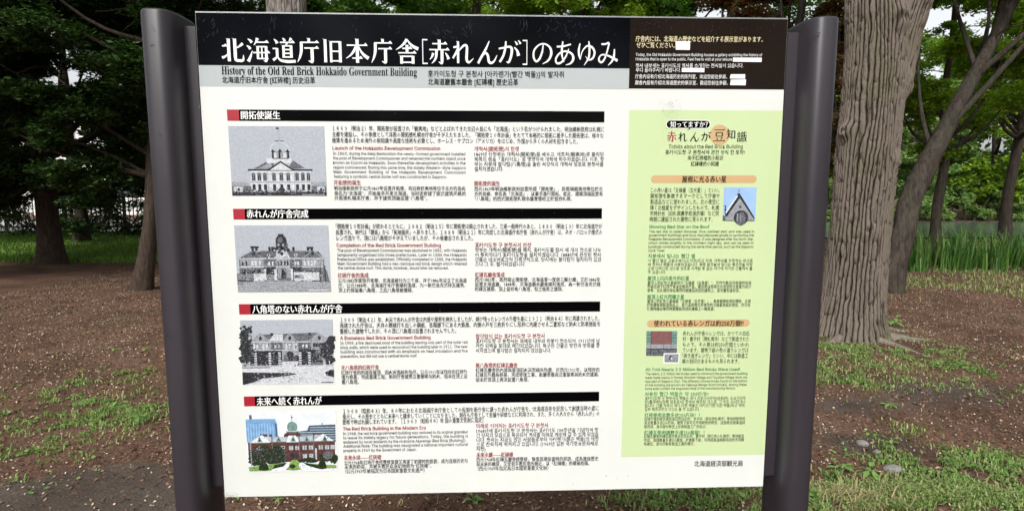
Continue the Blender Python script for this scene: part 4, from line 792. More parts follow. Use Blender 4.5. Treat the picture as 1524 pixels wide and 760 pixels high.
def quads(name, P, U, W_, m, fold=None, **k):
    """small four-point flakes: centre P, half length vector U, half width vector W"""
    n = len(P); V = np.stack([P - U, P + W_, P + U, P - W_], 1)
    if fold is not None: V[:, 1, 2] += fold; V[:, 3, 2] += fold
    F = np.arange(n * 4).reshape(n, 4)
    return link(name, mesh_np(name, V, F, False), None, m, **k)
r = RNG(7)
def spots(n, dens=None, seed=1, near=1.7):
    """random ground positions, thinning with distance from the path side"""
    rr = RNG(seed); out = []
    while sum(len(o) for o in out) < n:
        x = rr.uniform(-7, 8, n * 2); y = -0.6 + 13 * rr.rand(n * 2) ** near
        k = np.abs(x) < 1.6 + (y + 1.6) * 1.05
        if dens is not None: k &= rr.rand(n * 2) < dens(x, y)
        out.append(np.stack([x[k], y[k]], 1))
    q = np.concatenate(out)[:n]; return np.column_stack([q, gheight(q[:, 0], q[:, 1])])
def flakes(name, n, L, Wd, m, seed, dens=None, tilt=.35, lift=.003, near=1.7):
    P = spots(n, dens, seed, near); rr = RNG(seed + 99); n = len(P)
    a = rr.rand(n) * 2 * pi; l = L * rr.uniform(.5, 1.2, n); w_ = Wd * rr.uniform(.5, 1.2, n)
    U = np.stack([np.cos(a) * l, np.sin(a) * l, rr.normal(0, tilt, n) * l], 1) / 2
    V = np.stack([-np.sin(a) * w_, np.cos(a) * w_, rr.normal(0, tilt, n) * w_], 1) / 2
    P[:, 2] += lift + rr.rand(n) * .004
    return quads(name, P, U, V, m, rr.uniform(-.3, .5, n) * w_, kind='stuff')
litd = lambda x, y: np.clip(1.05 - 0.75 * bare(x, y), .15, 1)
M_LIT = leafmat('dry needle litter', [(0.03, 0.018, 0.013), (0.15, 0.068, 0.042), (0.23, 0.13, 0.08), (0.07, 0.045, 0.035), (0.32, 0.21, 0.13), (0.02, 0.013, 0.01), (0.17, 0.085, 0.055), (0.42, 0.31, 0.20)], 0.8, 0.0)
M_PETAL = leafmat('fallen pale petals and seeds', [(0.60, 0.50, 0.36), (0.75, 0.68, 0.55), (0.52, 0.38, 0.22), (0.66, 0.60, 0.44)], 0.7, 0.1)
M_TWIG = leafmat('dry twigs', [(0.12, 0.075, 0.05), (0.24, 0.17, 0.12), (0.32, 0.25, 0.19)], 0.8, 0.0)
flakes('needle_litter', 130000, .032, .004, M_LIT, 3, litd, .5)
flakes('fallen_leaves', 48000, .032, .015, M_LIT, 4, litd, .4)
flakes('fallen_petals', 46000, .014, .010, M_PETAL, 5, lambda x, y: np.clip(.4 + 1.6 * (fbm(x * 3 + 8, y * 3 + 8, 4, 3) - .35), .05, 1) * np.clip(1.1 - .8 * bare(x, y), .2, 1), .4, .005, 1.3)
flakes('twigs', 2200, .09, .003, M_TWIG, 6, None, .12, .006)

def blades(name, P, h, wd, m, seed, parent=None, lean=.5, props=None):
    """three-point-high bent grass blades"""
    rr = RNG(seed); n = len(P); a = rr.rand(n) * 2 * pi; hh = h * rr.uniform(.4, 1.15, n); ln = hh * lean * rr.rand(n)
    d = np.stack([np.cos(a), np.sin(a), 0 * a], 1); s = np.stack([-np.sin(a), np.cos(a), 0 * a], 1) * (wd * rr.uniform(.6, 1.2, n))[:, None] / 2
    up = np.array([0, 0, 1.0])
    M1 = P + up * (hh * .6)[:, None] + d * (ln * .35)[:, None]; T = P + up * (hh * (1 - .25 * lean))[:, None] + d * ln[:, None]
    V = np.stack([P - s, P + s, M1 + s * .8, M1 - s * .8, T], 1)
    b = np.arange(n) * 5; F = np.concatenate([np.stack([b, b + 1, b + 2, b + 3], 1), np.stack([b + 3, b + 2, b + 4, b + 4], 1)])
    # the tip as a triangle: written as its own faces
    me = bpy.data.meshes.new(name); V = V.reshape(-1, 3).astype(np.float32)
    q = np.stack([b, b + 1, b + 2, b + 3], 1); t3 = np.stack([b + 3, b + 2, b + 4], 1)
    me.vertices.add(len(V)); me.vertices.foreach_set('co', V.ravel()); me.loops.add(n * 7)
    me.loops.foreach_set('vertex_index', np.concatenate([q.ravel(), t3.ravel()]).astype(np.int32)); me.polygons.add(2 * n)
    me.polygons.foreach_set('loop_start', np.concatenate([np.arange(n) * 4, n * 4 + np.arange(n) * 3]).astype(np.int32))
    me.polygons.foreach_set('loop_total', np.concatenate([np.full(n, 4), np.full(n, 3)]).astype(np.int32)); me.update(calc_edges=True)
    o = link(name, me, parent, m)
    for k, v in (props or {}).items(): o[k] = v
    return o
M_GRASS = leafmat('grass blades', [(0.16, 0.24, 0.08), (0.25, 0.34, 0.11), (0.38, 0.46, 0.18), (0.12, 0.18, 0.05), (0.44, 0.40, 0.20), (0.30, 0.40, 0.13)], 0.5, 0.35)
blades('grass', spots(11000, lambda x, y: np.clip(grassy(x, y) - .12, 0, 1), 31, 1.5), .038, .0065, M_GRASS, 8, lean=1.0, props=dict(kind='stuff'))
flakes('ground_cover_leaves', 7500, .028, .017, leafmat('clover leaves', [(0.10, 0.22, 0.05), (0.20, 0.34, 0.09), (0.14, 0.27, 0.06)], 0.5, 0.3), 9, lambda x, y: np.clip(grassy(x, y) - .05, 0, 1), .3, .014, 1.5)
M_DRYG = leafmat('dry straw', [(0.40, 0.30, 0.16), (0.55, 0.44, 0.27), (0.33, 0.25, 0.14)], 0.7, 0.2)
c0 = ground(1272, 752); rr = RNG(4)
P = np.column_stack([c0[0] + rr.normal(0, .10, 160), c0[1] + rr.normal(0, .04, 160)]); P = np.column_stack([P, gheight(P[:, 0], P[:, 1])])
blades('dry_grass', P, .10, .004, M_DRYG, 10, lean=2.2, props=dict(kind='stuff'))

rr = RNG(41); P = []
for (a, b, w_, h_, n_) in ((1290, 742, .42, .10, 2600), (1380, 745, .35, .12, 1800), (1225, 752, .22, .10, 900), (1090, 752, .22, .05, 350), (965, 754, .22, .05, 320), (185, 618, .35, .10, 500), (1230, 555, .3, .35, 450), (1340, 560, .25, .2, 250), (1300, 580, .2, .12, 160), (210, 575, .3, .2, 160), (175, 650, .25, .12, 120), (1345, 640, .15, .08, 130)):
    c_ = ground(a, b); q = np.column_stack([c_[0] + rr.normal(0, w_ * .6, n_), c_[1] + rr.normal(0, h_ * .7, n_)]); P.append(q[fbm(q[:, 0] * 9 + 60, q[:, 1] * 9 + 60, 6, 3) > .42])
q = np.concatenate(P); P = np.column_stack([q, gheight(q[:, 0], q[:, 1])])
blades('grass', P, .044, .008, M_GRASS, 42, lean=1.3, props=dict(kind='stuff'))

# lawn strip on the left, path and pond: thin sheets above the ground
def sheet(name, pts, z, m, **k):
    g = Geo(); g.poly([(x, y, z) for x, y in pts]); return g.build(name, m, None, kind='structure', **k)
def strip(pxs, d0, d1): return [at(pxs[0], d0)[:2], at(pxs[1], d0)[:2], at(pxs[1], d1)[:2], at(pxs[0], d1)[:2]]
sheet('path', strip((-900, 420), 19.5, 26), 0.055, plain('pale pavement', (0.50, 0.49, 0.47), 0.9, noise=.15, nscale=1.5))
sheet('pond', strip((1100, 2300), 17.0, 25.0), 0.05, plain('pond water', (0.10, 0.13, 0.10), 0.12, bump=0.05, bscale=3))
M_LAWN = leafmat('lawn blades', [(0.08, 0.16, 0.03), (0.14, 0.26, 0.045), (0.20, 0.33, 0.06)], 0.5, 0.35)
rr = RNG(12)
dd = rr.uniform(11.6, 19.3, 60000); pp = rr.uniform(-700, 460, 60000)
q = np.array([at(a, b)[:2] for a, b in zip(pp, dd)]); P = np.column_stack([q, gheight(q[:, 0], q[:, 1])])
blades('lawn_grass', P, .13, .02, M_LAWN, 13, lean=.8, props=dict(kind='stuff'))
dd = rr.uniform(7.6, 17.0, 30000) ; pp = rr.uniform(1180, 2000, 30000)
q = np.array([at(a, b)[:2] for a, b in zip(pp, dd)])
k = fbm(q[:, 0] * 1.3 + 3, q[:, 1] * 1.3 + 3, 55, 3) + (q[:, 1] - 8) * .02 > .5; q = q[k]; P = np.column_stack([q, gheight(q[:, 0], q[:, 1])])
blades('bank_grass', P, .08, .012, M_GRASS, 14, lean=.9, props=dict(kind='stuff'))

# ------------------------------------------------------------ stones, roots, weeds
M_STONE = plain('grey stone', (0.25, 0.24, 0.225), 0.9, c2=(0.16, 0.15, 0.145), nscale=40, bump=.5, bscale=90)
def stone(px, py, sx, sy, sz, seed, label, rz=0):
    x, y = ground(px, py); rr = RNG(seed); n, m_ = 20, 12; V = []
    for j in range(m_ + 1):
        ph = pi * j / m_
        for i in range(n):
            th = 2 * pi * i / n; v = np.array([sin(ph) * cos(th), sin(ph) * sin(th), cos(ph)])
            k = 1 + .22 * (float(fbm(np.array([v[0] * 1.5 + 9 + seed]), np.array([v[1] * 1.5 + v[2] + 9]), 60, 3)[0]) - .5)
            V.append(v * k * np.array([sx, sy, sz]))
    F = [(j * n + i, (j + 1) * n + i, (j + 1) * n + (i + 1) % n, j * n + (i + 1) % n) for j in range(m_) for i in range(n)]
    o = link('stone', mesh_np('stone', np.array(V), F, True), None, M_STONE)
    o.location = (x, y, gz(x, y) + sz * .35); o.rotation_euler = (0.1, -.08, rz); tag(o, label, 'stone', 'stones lying on the bare soil')
stone(1283, 665, .034, .024, .022, 1, 'smooth oval grey stone lying on dark soil below the big tree', -.7)
stone(1305, 678, .021, .015, .012, 2, 'small flat brown stone just right of the oval grey stone', -.3)
stone(1328, 707, .046, .030, .022, 3, 'largest flat grey stone at the back edge of the grass tuft', -.3)

M_WEED = leafmat('broad weed leaves', [(0.11, 0.24, 0.05), (0.20, 0.37, 0.09), (0.28, 0.45, 0.13)], 0.45, 0.35)
M_STEM = plain('weed stem', (0.16, 0.26, 0.08), 0.6)
def weed(px, py, nl, L, up, label, seed):
    x, y = ground(px, py); t = thing('weed', label, 'weed', (x, y, gz(x, y)), 0, 'broad-leaved weeds on the forest floor'); rr = RNG(seed)
    sg = Geo()
    for i in range(nl):
        a = i * 2.4 + rr.rand() * .6; h = up * (0.3 + .7 * (i / nl)); l = L * rr.uniform(.6, 1.1); rch = L * .5 * rr.uniform(.3, 1.1)
        b0 = np.array([cos(a) * rch * .9, sin(a) * rch * .9, h]); d = np.array([cos(a), sin(a), .15 + .3 * rr.randn()]); d /= np.linalg.norm(d); s = np.array([-sin(a), cos(a), 0])
        V, F = tube([(0, 0, 0), (b0[0] * .4, b0[1] * .4, h * .7), tuple(b0)], [.0018, .0014, .001], 4); sg.add(V, F)
        wv = l * .27; rows = [(0, .15), (.25, .8), (.5, 1), (.75, .7), (1, .04)]; V = []
        for u_, w_ in rows:
            c = b0 + d * l * u_ + np.array([0, 0, -.35 * l * u_ * u_]); V += [c - s * wv * w_ + [0, 0, .12 * wv], c, c + s * wv * w_ + [0, 0, .12 * wv]]
        F = [(3 * j + k, 3 * j + k + 1, 3 * j + k + 4, 3 * j + k + 3) for j in range(4) for k in range(2)]
        link('leaf', mesh_np('leaf', np.array(V), F, True), t, M_WEED)
    sg.build('stem', M_STEM, t)
WE = [(352, 747, 8, .05, .05, 'leafy weed just under the lower left corner of the notice board'), (413, 752, 5, .03, .025, 'tiny round-leaved weed below the left part of the board'), (705, 752, 7, .05, .04, 'weed with narrow leaves under the middle of the board'),
      (985, 746, 8, .05, .04, 'weed in the grass under the right half of the board'), (1092, 746, 7, .06, .05, 'weed with long upright leaves beside the right post foot'), (1058, 741, 6, .04, .04, 'small bright weed below the issuer line of the board'),
      (1252, 706, 8, .05, .06, 'bright weed at the back of the grass tuft right of the post'), (1292, 712, 9, .05, .05, 'bushy weed in front of the oval grey stone'), (1327, 664, 6, .045, .05, 'pale upright weed between the two larger stones and the roots'), (1217, 745, 6, .06, .03, 'broad-leaved weed close to the right post'),
      (1325, 612, 7, .05, .04, 'weed with pale leaves on the soil below the tree root'), (217, 524, 5, .05, .04, 'small green weed close behind the left post'), (170, 524, 5, .05, .04, 'small green weed at the far left on the brown litter'), (222, 553, 6, .05, .04, 'weed in the litter at the foot of the left post'),
      (178, 604, 8, .05, .05, 'leafy weed in the green patch left of the post'), (205, 628, 7, .05, .05, 'low weed at the near edge of the green patch on the left'), (1330, 495, 9, .09, .1, 'tall weed growing against the right foot of the big tree'), (1240, 548, 7, .06, .06, 'weed in the green patch near the foot of the big tree')]
for i, (a, b, c, d, e_, l) in enumerate(WE): weed(a, b, c, d, e_, l, 100 + i)
# ------------------------------------------------------------ trees
def bark_mesh(name, path, rad, nu, nv, ridges, amp, seed, flare=0.0, knots=()):
    """trunk surface with interlacing vertical bark ridges as real relief"""
    P = spline(path, 12); R0 = np.interp(np.linspace(0, 1, len(P)), np.linspace(0, 1, len(rad)), rad)
    s = np.linspace(0, len(P) - 1, nv); i0 = np.clip(s.astype(int), 0, len(P) - 2); f = (s - i0)[:, None]
    C = P[i0] * (1 - f) + P[i0 + 1] * f; Rr = R0[i0] * (1 - f[:, 0]) + R0[i0 + 1] * f[:, 0]
    L = np.concatenate([[0], np.cumsum(np.linalg.norm(np.diff(C, axis=0), axis=1))])
    th = np.arange(nu) / nu; TH, LL = np.meshgrid(th, L)
    n1 = vnoise(TH * 10, LL * 1.6, seed, 10) + .6 * vnoise(TH * 30, LL * 9, seed + 1, 30) + .3 * vnoise(TH * 60, LL * 22, seed + 3, 60)
    ph = TH * ridges + 1.5 * vnoise(TH * 9, LL * .8, seed, 9) + .75 * vnoise(TH * 23, LL * 3.4, seed + 1, 23) + .28 * vnoise(TH * ridges, LL * 13, seed + 3, ridges)
    a = np.clip(np.abs(np.sin(pi * ph)) * 1.3, 0, 1) ** .8
    c2 = vnoise(TH * ridges, LL * 5.5, seed + 2, ridges); b = np.clip(np.abs(2 * c2 - 1) * 2.4, 0, 1) ** .6
    crack = vnoise(TH * ridges * 1.5, LL * 24, seed + 5, int(ridges * 1.5)); fine = vnoise(TH * ridges * 4, LL * 50, seed + 6, ridges * 4)
    d = a * (.42 + .58 * b) * (.70 + .30 * np.clip(crack * 2, 0, 1)) + .2 * fine
    big = (vnoise(TH * 5, LL * 1.1, seed + 7, 5) - .5) * .15 + (vnoise(TH * 11, LL * 3.2, seed + 9, 11) - .5) * .07
    if flare:
        fl = np.exp(-LL / .17) * (.25 + .9 * vnoise(TH * 7, LL * 0 + 3.3, seed + 8, 7) ** 2)
        fl2 = np.exp(-LL / .6) * .12
    else: fl = fl2 = 0
    for (ka, kz, ks, kh) in knots:
        da = (TH - ka + .5) % 1 - .5; q = ((da * 2 * pi * .25) ** 2 + (LL - kz) ** 2) / ks ** 2
        big = big + kh * (np.exp(-q) - .55 * np.exp(-q * 6)); d = d * (1 - .4 * np.exp(-q * 5))
    RR = Rr[:, None] * (1 + big + flare * (fl + fl2)) + amp * (d - .6)
    V = np.stack([C[:, 0][:, None] + RR * np.cos(TH * 2 * pi), C[:, 1][:, None] + RR * np.sin(TH * 2 * pi), C[:, 2][:, None] + 0 * RR], 2).reshape(-1, 3)
    I, J = np.meshgrid(np.arange(nv - 1), np.arange(nu), indexing='ij')
    F = np.stack([I * nu + J, I * nu + (J + 1) % nu, (I + 1) * nu + (J + 1) % nu, (I + 1) * nu + J], 2).reshape(-1, 4)
    me = mesh_np(name, V, F, True)
    at_ = me.attributes.new('ridge', 'FLOAT', 'POINT'); at_.data.foreach_set('value', d.ravel().astype(np.float32))
    return me

def leaf_cloud(name, C, Rd, n, size, seed, flat=.5, m=None, parent=None, shell=.5, aspect=.5, **k):
    """n small leaves gathered in clumps: centres C, radii Rd (x,y,z)"""
    rr = RNG(seed); C = np.asarray(C, float); Rd = np.asarray(Rd, float)
    vol = Rd[:, 0] * Rd[:, 1] + 0.0; idx = rr.choice(len(C), n, p=vol / vol.sum())
    v = rr.normal(0, 1, (n, 3)); v /= np.linalg.norm(v, axis=1)[:, None]; rad = rr.rand(n) ** shell
    # sub-clumps give an uneven outline
    g = rr.normal(0, 1, (len(C), 14, 3)); g /= np.linalg.norm(g, axis=2)[:, :, None]; sub = g[idx, rr.randint(0, 14, n)] * rr.uniform(.5, 1.0, n)[:, None]
    P = C[idx] + Rd[idx] * (sub * .75 + v * rad[:, None] * .36)
    a = rr.rand(n) * 2 * pi; U = np.stack([np.cos(a), np.sin(a), rr.normal(-.15, 1 - flat, n)], 1); U /= np.linalg.norm(U, axis=1)[:, None]
    W_ = np.cross(U, np.array([0, 0, 1.0]) + rr.normal(0, 1 - flat, (n, 3))); W_ /= np.linalg.norm(W_, axis=1)[:, None] + 1e-6
    l = size * rr.uniform(.6, 1.25, n)[:, None] / 2
    V = np.stack([P - U * l, P + W_ * l * aspect + U * l * .1, P + U * l, P - W_ * l * aspect + U * l * .1], 1)
    F = np.arange(n * 4).reshape(n, 4)
    o = link(name, mesh_np(name, V, F), parent, m)
    for q, x in k.items(): o[q] = x
    return o

M_BARK1 = barkmat('furrowed grey brown bark', (0.235, 0.195, 0.16), (0.12, 0.095, 0.075), (0.17, 0.165, 0.125), .5, (50, 50, 14))
M_BARK2 = barkmat('pale plated bark', (0.26, 0.235, 0.21), (0.09, 0.075, 0.065), (0.18, 0.17, 0.15), .9, (22, 22, 8))
M_BARK3 = barkmat('dark bark', (0.075, 0.060, 0.048), (0.030, 0.024, 0.020), (0.05, 0.055, 0.035), .8, (30, 30, 6))
M_BARK4 = barkmat('brown conifer bark', (0.075, 0.052, 0.040), (0.035, 0.025, 0.020), (0.05, 0.047, 0.03), .8, (30, 30, 6))
M_EVG = leafmat('dark evergreen sprays', [(0.012, 0.028, 0.010), (0.028, 0.062, 0.014), (0.05, 0.10, 0.02), (0.018, 0.040, 0.012)], 0.5, 0.2)
M_LIME = leafmat('fresh yellow green leaves', [(0.10, 0.18, 0.02), (0.22, 0.34, 0.03), (0.36, 0.48, 0.06), (0.13, 0.23, 0.03)], 0.45, 0.55)
M_MID = leafmat('mid green leaves', [(0.04, 0.10, 0.018), (0.08, 0.17, 0.03), (0.13, 0.24, 0.04)], 0.45, 0.45)
M_COPPER = leafmat('copper and green leaves', [(0.16, 0.06, 0.035), (0.10, 0.05, 0.03), (0.10, 0.14, 0.035), (0.22, 0.10, 0.05), (0.05, 0.10, 0.025)], 0.45, 0.4, (1.3, .9, .5))
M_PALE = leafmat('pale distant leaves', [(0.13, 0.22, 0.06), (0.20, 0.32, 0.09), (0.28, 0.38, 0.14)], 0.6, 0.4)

def limbs(t, base, C, Rd, r0, m, seed, k=9, z0=.35):
    rr = RNG(seed); C = np.asarray(C); order = rr.permutation(len(C))[:k]; base = np.asarray(base)
    for j in order:
        c = C[j]; u = np.clip((c[2] - base[0][2]) / (base[-1][2] - base[0][2]) - .25, z0, .95)
        s = u * (len(base) - 1); i = int(min(s, len(base) - 2)); b = base[i] + (base[i + 1] - base[i]) * (s - i)
        mid = (b + c) / 2 + np.array([0, 0, -.08 * np.linalg.norm(c - b)]) + rr.normal(0, .06, 3) * np.linalg.norm(c - b)
        P = spline([b, mid, c], 5); V, F = tube(P, np.linspace(r0 * rr.uniform(.3, .5), .008, len(P)), 7)
        link('branch', mesh_np('branch', V, F, True), t, m)
        for q in range(3):
            w0 = P[int(len(P) * rr.uniform(.4, .9))]; e1 = w0 + rr.normal(0, 1, 3) * Rd[j] * .8
            V, F = tube(spline([w0, (w0 + e1) / 2 + rr.normal(0, .05, 3), e1], 4), np.linspace(r0 * .12, .004, 9), 5)
            link('branch', mesh_np('branch', V, F, True), t, m)

def crown(seed, n, c, R3, cr=(.5, .9), zflat=.6, gap=.15):
    rr = RNG(seed); out = []; rad = []
    while len(out) < n:
        v = rr.normal(0, 1, 3); v /= np.linalg.norm(v); p = v * rr.uniform(.45, 1) ** .6
        q = np.array(c) + p * np.array(R3); out.append(q); s = rr.uniform(*cr); rad.append((s, s, s * zflat))
    return np.array(out), np.array(rad)

def tree(name, cat, label, px, d, h, r, lean, cspec, bark, leaf, nleaf, lsize, seed, group=None, flat=.5, nb=9, z0=.35, aspect=.5, shell=.5):
    x, y, _ = at(px, d); z = gz(x, y) if d < 30 else 0
    t = thing(name, label, cat, (x, y, z - .05), 0, group); rr = RNG(seed)
    path = [np.array([lean[0] * u * h + rr.normal(0, .04) * h * .15 * (u > 0), lean[1] * u * h + rr.normal(0, .04) * h * .15 * (u > 0), u * h]) for u in np.linspace(0, 1, 7)]
    P = spline(path, 6); rad = r * (1.25 * np.exp(-P[:, 2] / .35) * .5 + np.linspace(1, .25, len(P)))
    V, F = tube(P, rad, 20)
    V += (V - np.repeat(P, 20, 0)) * (0.12 * (vnoise(np.tile(np.arange(20), len(P)) * .9, np.repeat(P[:, 2], 20) * 3, seed)[:, None] - .5) * 2)
    link('trunk', mesh_np('trunk', V, F, True), t, bark)
    C, Rd = crown(seed + 1, *cspec[:1], *cspec[1:])
    C[:, 0] += lean[0] * h * .7; C[:, 1] += lean[1] * h * .7
    limbs(t, P, C, Rd, r, bark, seed + 2, nb, z0)
    leaf_cloud('crown', C, Rd, nleaf, lsize, seed + 3, flat, leaf, t, shell, aspect)
    return t

# big furrowed tree on the right, near
bx, by, _ = at(1273, 5.55); bz = gz(bx, by) - .08
big = thing('broadleaf_tree', 'thick grey-brown trunk with deep furrowed bark just right of the notice board', 'tree', (bx, by, bz))
pth = [(0, 0, 0), (.03, 0, .7), (.07, .02, 1.5), (.10, .03, 2.3), (.10, .05, 3.1), (.02, .05, 4.2), (-.05, .1, 5.5), (-.1, .1, 7.5)]
link('trunk', bark_mesh('trunk', pth, [.262, .252, .245, .245, .25, .23, .2, .15], 800, 900, 46, .026, 31, 1.25, [(.94, 2.45, .11, .35), (.54, 2.02, .06, .28), (.78, 3.0, .10, .22), (.70, 1.1, .07, .15), (.86, 1.75, .06, .18)]), big)
link('branch', bark_mesh('branch', [(.12, .03, 1.95), (.27, .03, 2.45), (.36, .02, 3.0), (.62, -.02, 3.8), (1.2, -.1, 5.0), (1.6, -.2, 6.6)], [.12, .165, .165, .15, .13, .08], 300, 300, 26, .018, 37), big)
link('branch', bark_mesh('branch', [(-.05, .1, 3.6), (-.5, .3, 4.3), (-1.2, .7, 5.2), (-1.8, 1.0, 6.6)], [.12, .12, .09, .05], 160, 160, 22, .016, 39), big)
def hero_bark():
    m, t, b = newmat('furrowed bark'); L = t.links.new; b.inputs['Roughness'].default_value = .92; b.inputs['Specular IOR Level'].default_value = .15
    a = t.nodes.new('ShaderNodeAttribute'); a.attribute_name = 'ridge'
    tc = t.nodes.new('ShaderNodeTexCoord'); mp = t.nodes.new('ShaderNodeMapping'); mp.inputs['Scale'].default_value = (70, 70, 22)
    n = t.nodes.new('ShaderNodeTexNoise'); n.inputs['Scale'].default_value = 1; n.inputs['Detail'].default_value = 7; n.inputs['Roughness'].default_value = .7
    n2 = t.nodes.new('ShaderNodeTexNoise'); n2.inputs['Scale'].default_value = 2.0; n2.inputs['Detail'].default_value = 3
    s = t.nodes.new('ShaderNodeMath'); s.operation = 'MULTIPLY_ADD'; s.inputs[1].default_value = .45
    r = t.nodes.new('ShaderNodeValToRGB'); e = r.color_ramp.elements; e[0].position = .45; e[0].color = (.014, .010, .008, 1); e[1].position = 1.25 / 1.3; e[1].color = (.155, .128, .106, 1)
    q = e.new(.72); q.color = (.060, .047, .037, 1)
    L(tc.outputs['Object'], mp.inputs[0]); L(mp.outputs[0], n.inputs['Vector']); L(n.outputs['Fac'], s.inputs[0]); L(a.outputs['Fac'], s.inputs[2])
    L(s.outputs[0], r.inputs[0])
    r2 = t.nodes.new('ShaderNodeMapRange'); r2.inputs['From Min'].default_value = .5; r2.inputs['From Max'].default_value = .68; r2.inputs['To Max'].default_value = .7
    mx = t.nodes.new('ShaderNodeMix'); mx.data_type = 'RGBA'; mx.blend_type = 'MULTIPLY'; mx.inputs['B'].default_value = (.74, .84, .62, 1)
    L(tc.outputs['Object'], n2.inputs['Vector']); L(n2.outputs['Fac'], r2.inputs[0]); L(r2.outputs[0], mx.inputs['Factor']); L(r.outputs[0], mx.inputs['A']); L(mx.outputs['Result'], b.inputs['Base Color'])
    bp = t.nodes.new('ShaderNodeBump'); bp.inputs['Strength'].default_value = .7; bp.inputs['Distance'].default_value = .008
    L(n.outputs['Fac'], bp.inputs['Height']); L(bp.outputs[0], b.inputs['Normal']); return m
M_HERO = hero_bark()
for c in big.children: c.data.materials.append(M_HERO)
rootz = lambda x, y: gz(bx + x, by + y) - bz
for pts, r0 in (([(.22, -.18), (.45, -.26), (.70, -.24), (.95, -.32)], .06), ([(.05, -.28), (.18, -.5), (.26, -.78), (.48, -1.0)], .045), ([(-.2, -.22), (-.42, -.38), (-.7, -.42)], .05), ([(.30, .05), (.55, .12), (.9, .05)], .05)):
    P = [(x, y, rootz(x, y) + .012 - .02 * i) for i, (x, y) in enumerate(pts)]; P = spline(P, 6); V, F = tube(P, np.linspace(r0, .012, len(P)), 12)
    V[:, 2] += .012 * (vnoise(V[:, 0] * 30, V[:, 1] * 30, 4) - .5)
    link('root', mesh_np('root', V, F, True), big, M_BARK1)
C, Rd = crown(50, 22, (.3, .3, 7.6), (2.6, 2.6, 1.5), (.6, 1.0))
limbs(big, [np.array(p) for p in pth], C, Rd, .16, M_BARK1, 51, 10, .5)
leaf_cloud('crown', C, Rd, 26000, .10, 52, .6, M_MID, big)

G1 = 'trees standing behind the notice board'
# evergreen behind the left post, leaning trunk
tree('evergreen_tree', 'tree', 'dark evergreen whose leaning brown trunk rises behind the left post', 203, 8.6, 7.0, .105, (.16, .02), (120, (-1.5, .1, 4.1), (2.5, 1.7, 2.8), (.35, .7), .5), M_BARK4, M_EVG, 190000, .085, 60, None, .62, 14, .25, .42)
tree('evergreen_tree', 'tree', 'dark evergreen at the far left edge with low drooping sprays', -170, 8.4, 7.5, .13, (.02, .02), (95, (0, 0, 4.0), (2.2, 2.0, 3.0), (.35, .75), .38), M_BARK4, M_EVG, 120000, .085, 61, None, .62, 12, .25, .42)
tree('evergreen_tree', 'tree', 'dark evergreen farther back between the left edge and the left post', 70, 11.5, 8.5, .2, (.0, .0), (120, (0, 0, 4.2), (3.4, 2.0, 3.7), (.5, .9), .4), M_BARK4, M_EVG, 130000, .13, 62, None, .62, 12, .25, .42)
tree('evergreen_tree', 'tree', 'low-branched dark evergreen close to the railing on the left', 120, 16.0, 8.0, .16, (.0, .0), (110, (0, 0, 4.0), (3.6, 1.8, 3.7), (.5, .95), .45), M_BARK4, M_EVG, 90000, .15, 64, None, .6, 10, .2, .45)
tree('evergreen_tree', 'tree', 'dark evergreen near the railing beyond the far left edge', -120, 15.0, 8.0, .16, (.0, .0), (100, (0, 0, 4.2), (3.2, 1.8, 3.6), (.5, .95), .45), M_BARK4, M_EVG, 80000, .15, 65, None, .6, 10, .2, .45)
tree('evergreen_tree', 'tree', 'dark evergreen showing above the left corner of the notice board', 330, 12.5, 9.0, .2, (.0, .0), (80, (0, 0, 5.6), (2.2, 2.0, 3.4), (.5, .8), .45), M_BARK4, M_EVG, 70000, .12, 63, None, .6, 12, .25, .45)
# pale thick trunk seen over the board
px_, py_, _ = at(440, 9.0)
t = thing('broadleaf_tree', 'thick pale grey trunk rising behind the left half of the board top edge', 'tree', (px_, py_, gz(px_, py_) - .05))
link('trunk', bark_mesh('trunk', [(0, 0, 0), (.0, .02, 1.5), (.02, 0, 3), (0, 0, 4.5), (.1, 0, 6), (.15, .1, 8)], [.33, .30, .29, .27, .24, .16], 300, 420, 26, .022, 71, .8), t, M_BARK2)
C, Rd = crown(72, 24, (.2, .3, 8.4), (2.4, 2.2, 1.4), (.6, .9)); limbs(t, [np.array((0, 0, 0)), np.array((0, 0, 4.)), np.array((.15, .1, 8))], C, Rd, .14, M_BARK2, 73, 8, .6); leaf_cloud('crown', C, Rd, 26000, .10, 74, .6, M_MID, t)

specs = [('broadleaf_tree', 'slim dark tree with leafy crown right behind the pale trunk over the board', 507, 13, 8.5, .13, (.01, 0), (44, (.4, 0, 5.2), (1.8, 1.6, 2.2), (.4, .8), .6), M_BARK3, M_MID, 60000, .10, 80),
         ('broadleaf_tree', 'bright yellow-green tree over the left third of the board', 590, 17.5, 9.5, .12, (.02, .0), (60, (0, 0, 6.6), (2.4, 2.2, 2.8), (.5, .95), .6), M_BARK3, M_LIME, 75000, .13, 81),
         ('broadleaf_tree', 'fresh green tree behind the middle of the board with thin crossing branches', 715, 15.5, 9, .12, (-.02, 0), (52, (0, .2, 6.0), (2.1, 2, 2.6), (.5, .9), .6), M_BARK3, M_LIME, 65000, .115, 82),
         ('broadleaf_tree', 'darker green tree with black stem over the centre right of the board', 862, 13.5, 8.8, .12, (.0, 0), (48, (0, .2, 5.6), (1.9, 2, 2.4), (.5, .85), .6), M_BARK3, M_LIME, 60000, .10, 83),
         ('broadleaf_tree', 'green tree behind the brown box corner of the board', 985, 15, 9, .13, (.02, 0), (64, (0, .2, 5.6), (2.5, 2, 2.8), (.5, .9), .6), M_BARK3, M_MID, 75000, .115, 84),
         ('broadleaf_tree', 'lime green tree far behind the centre of the board', 790, 21, 11, .15, (.0, 0), (60, (0, .2, 7.4), (3.0, 2, 3.2), (.6, 1.0), .6), M_BARK3, M_LIME, 60000, .16, 85)]
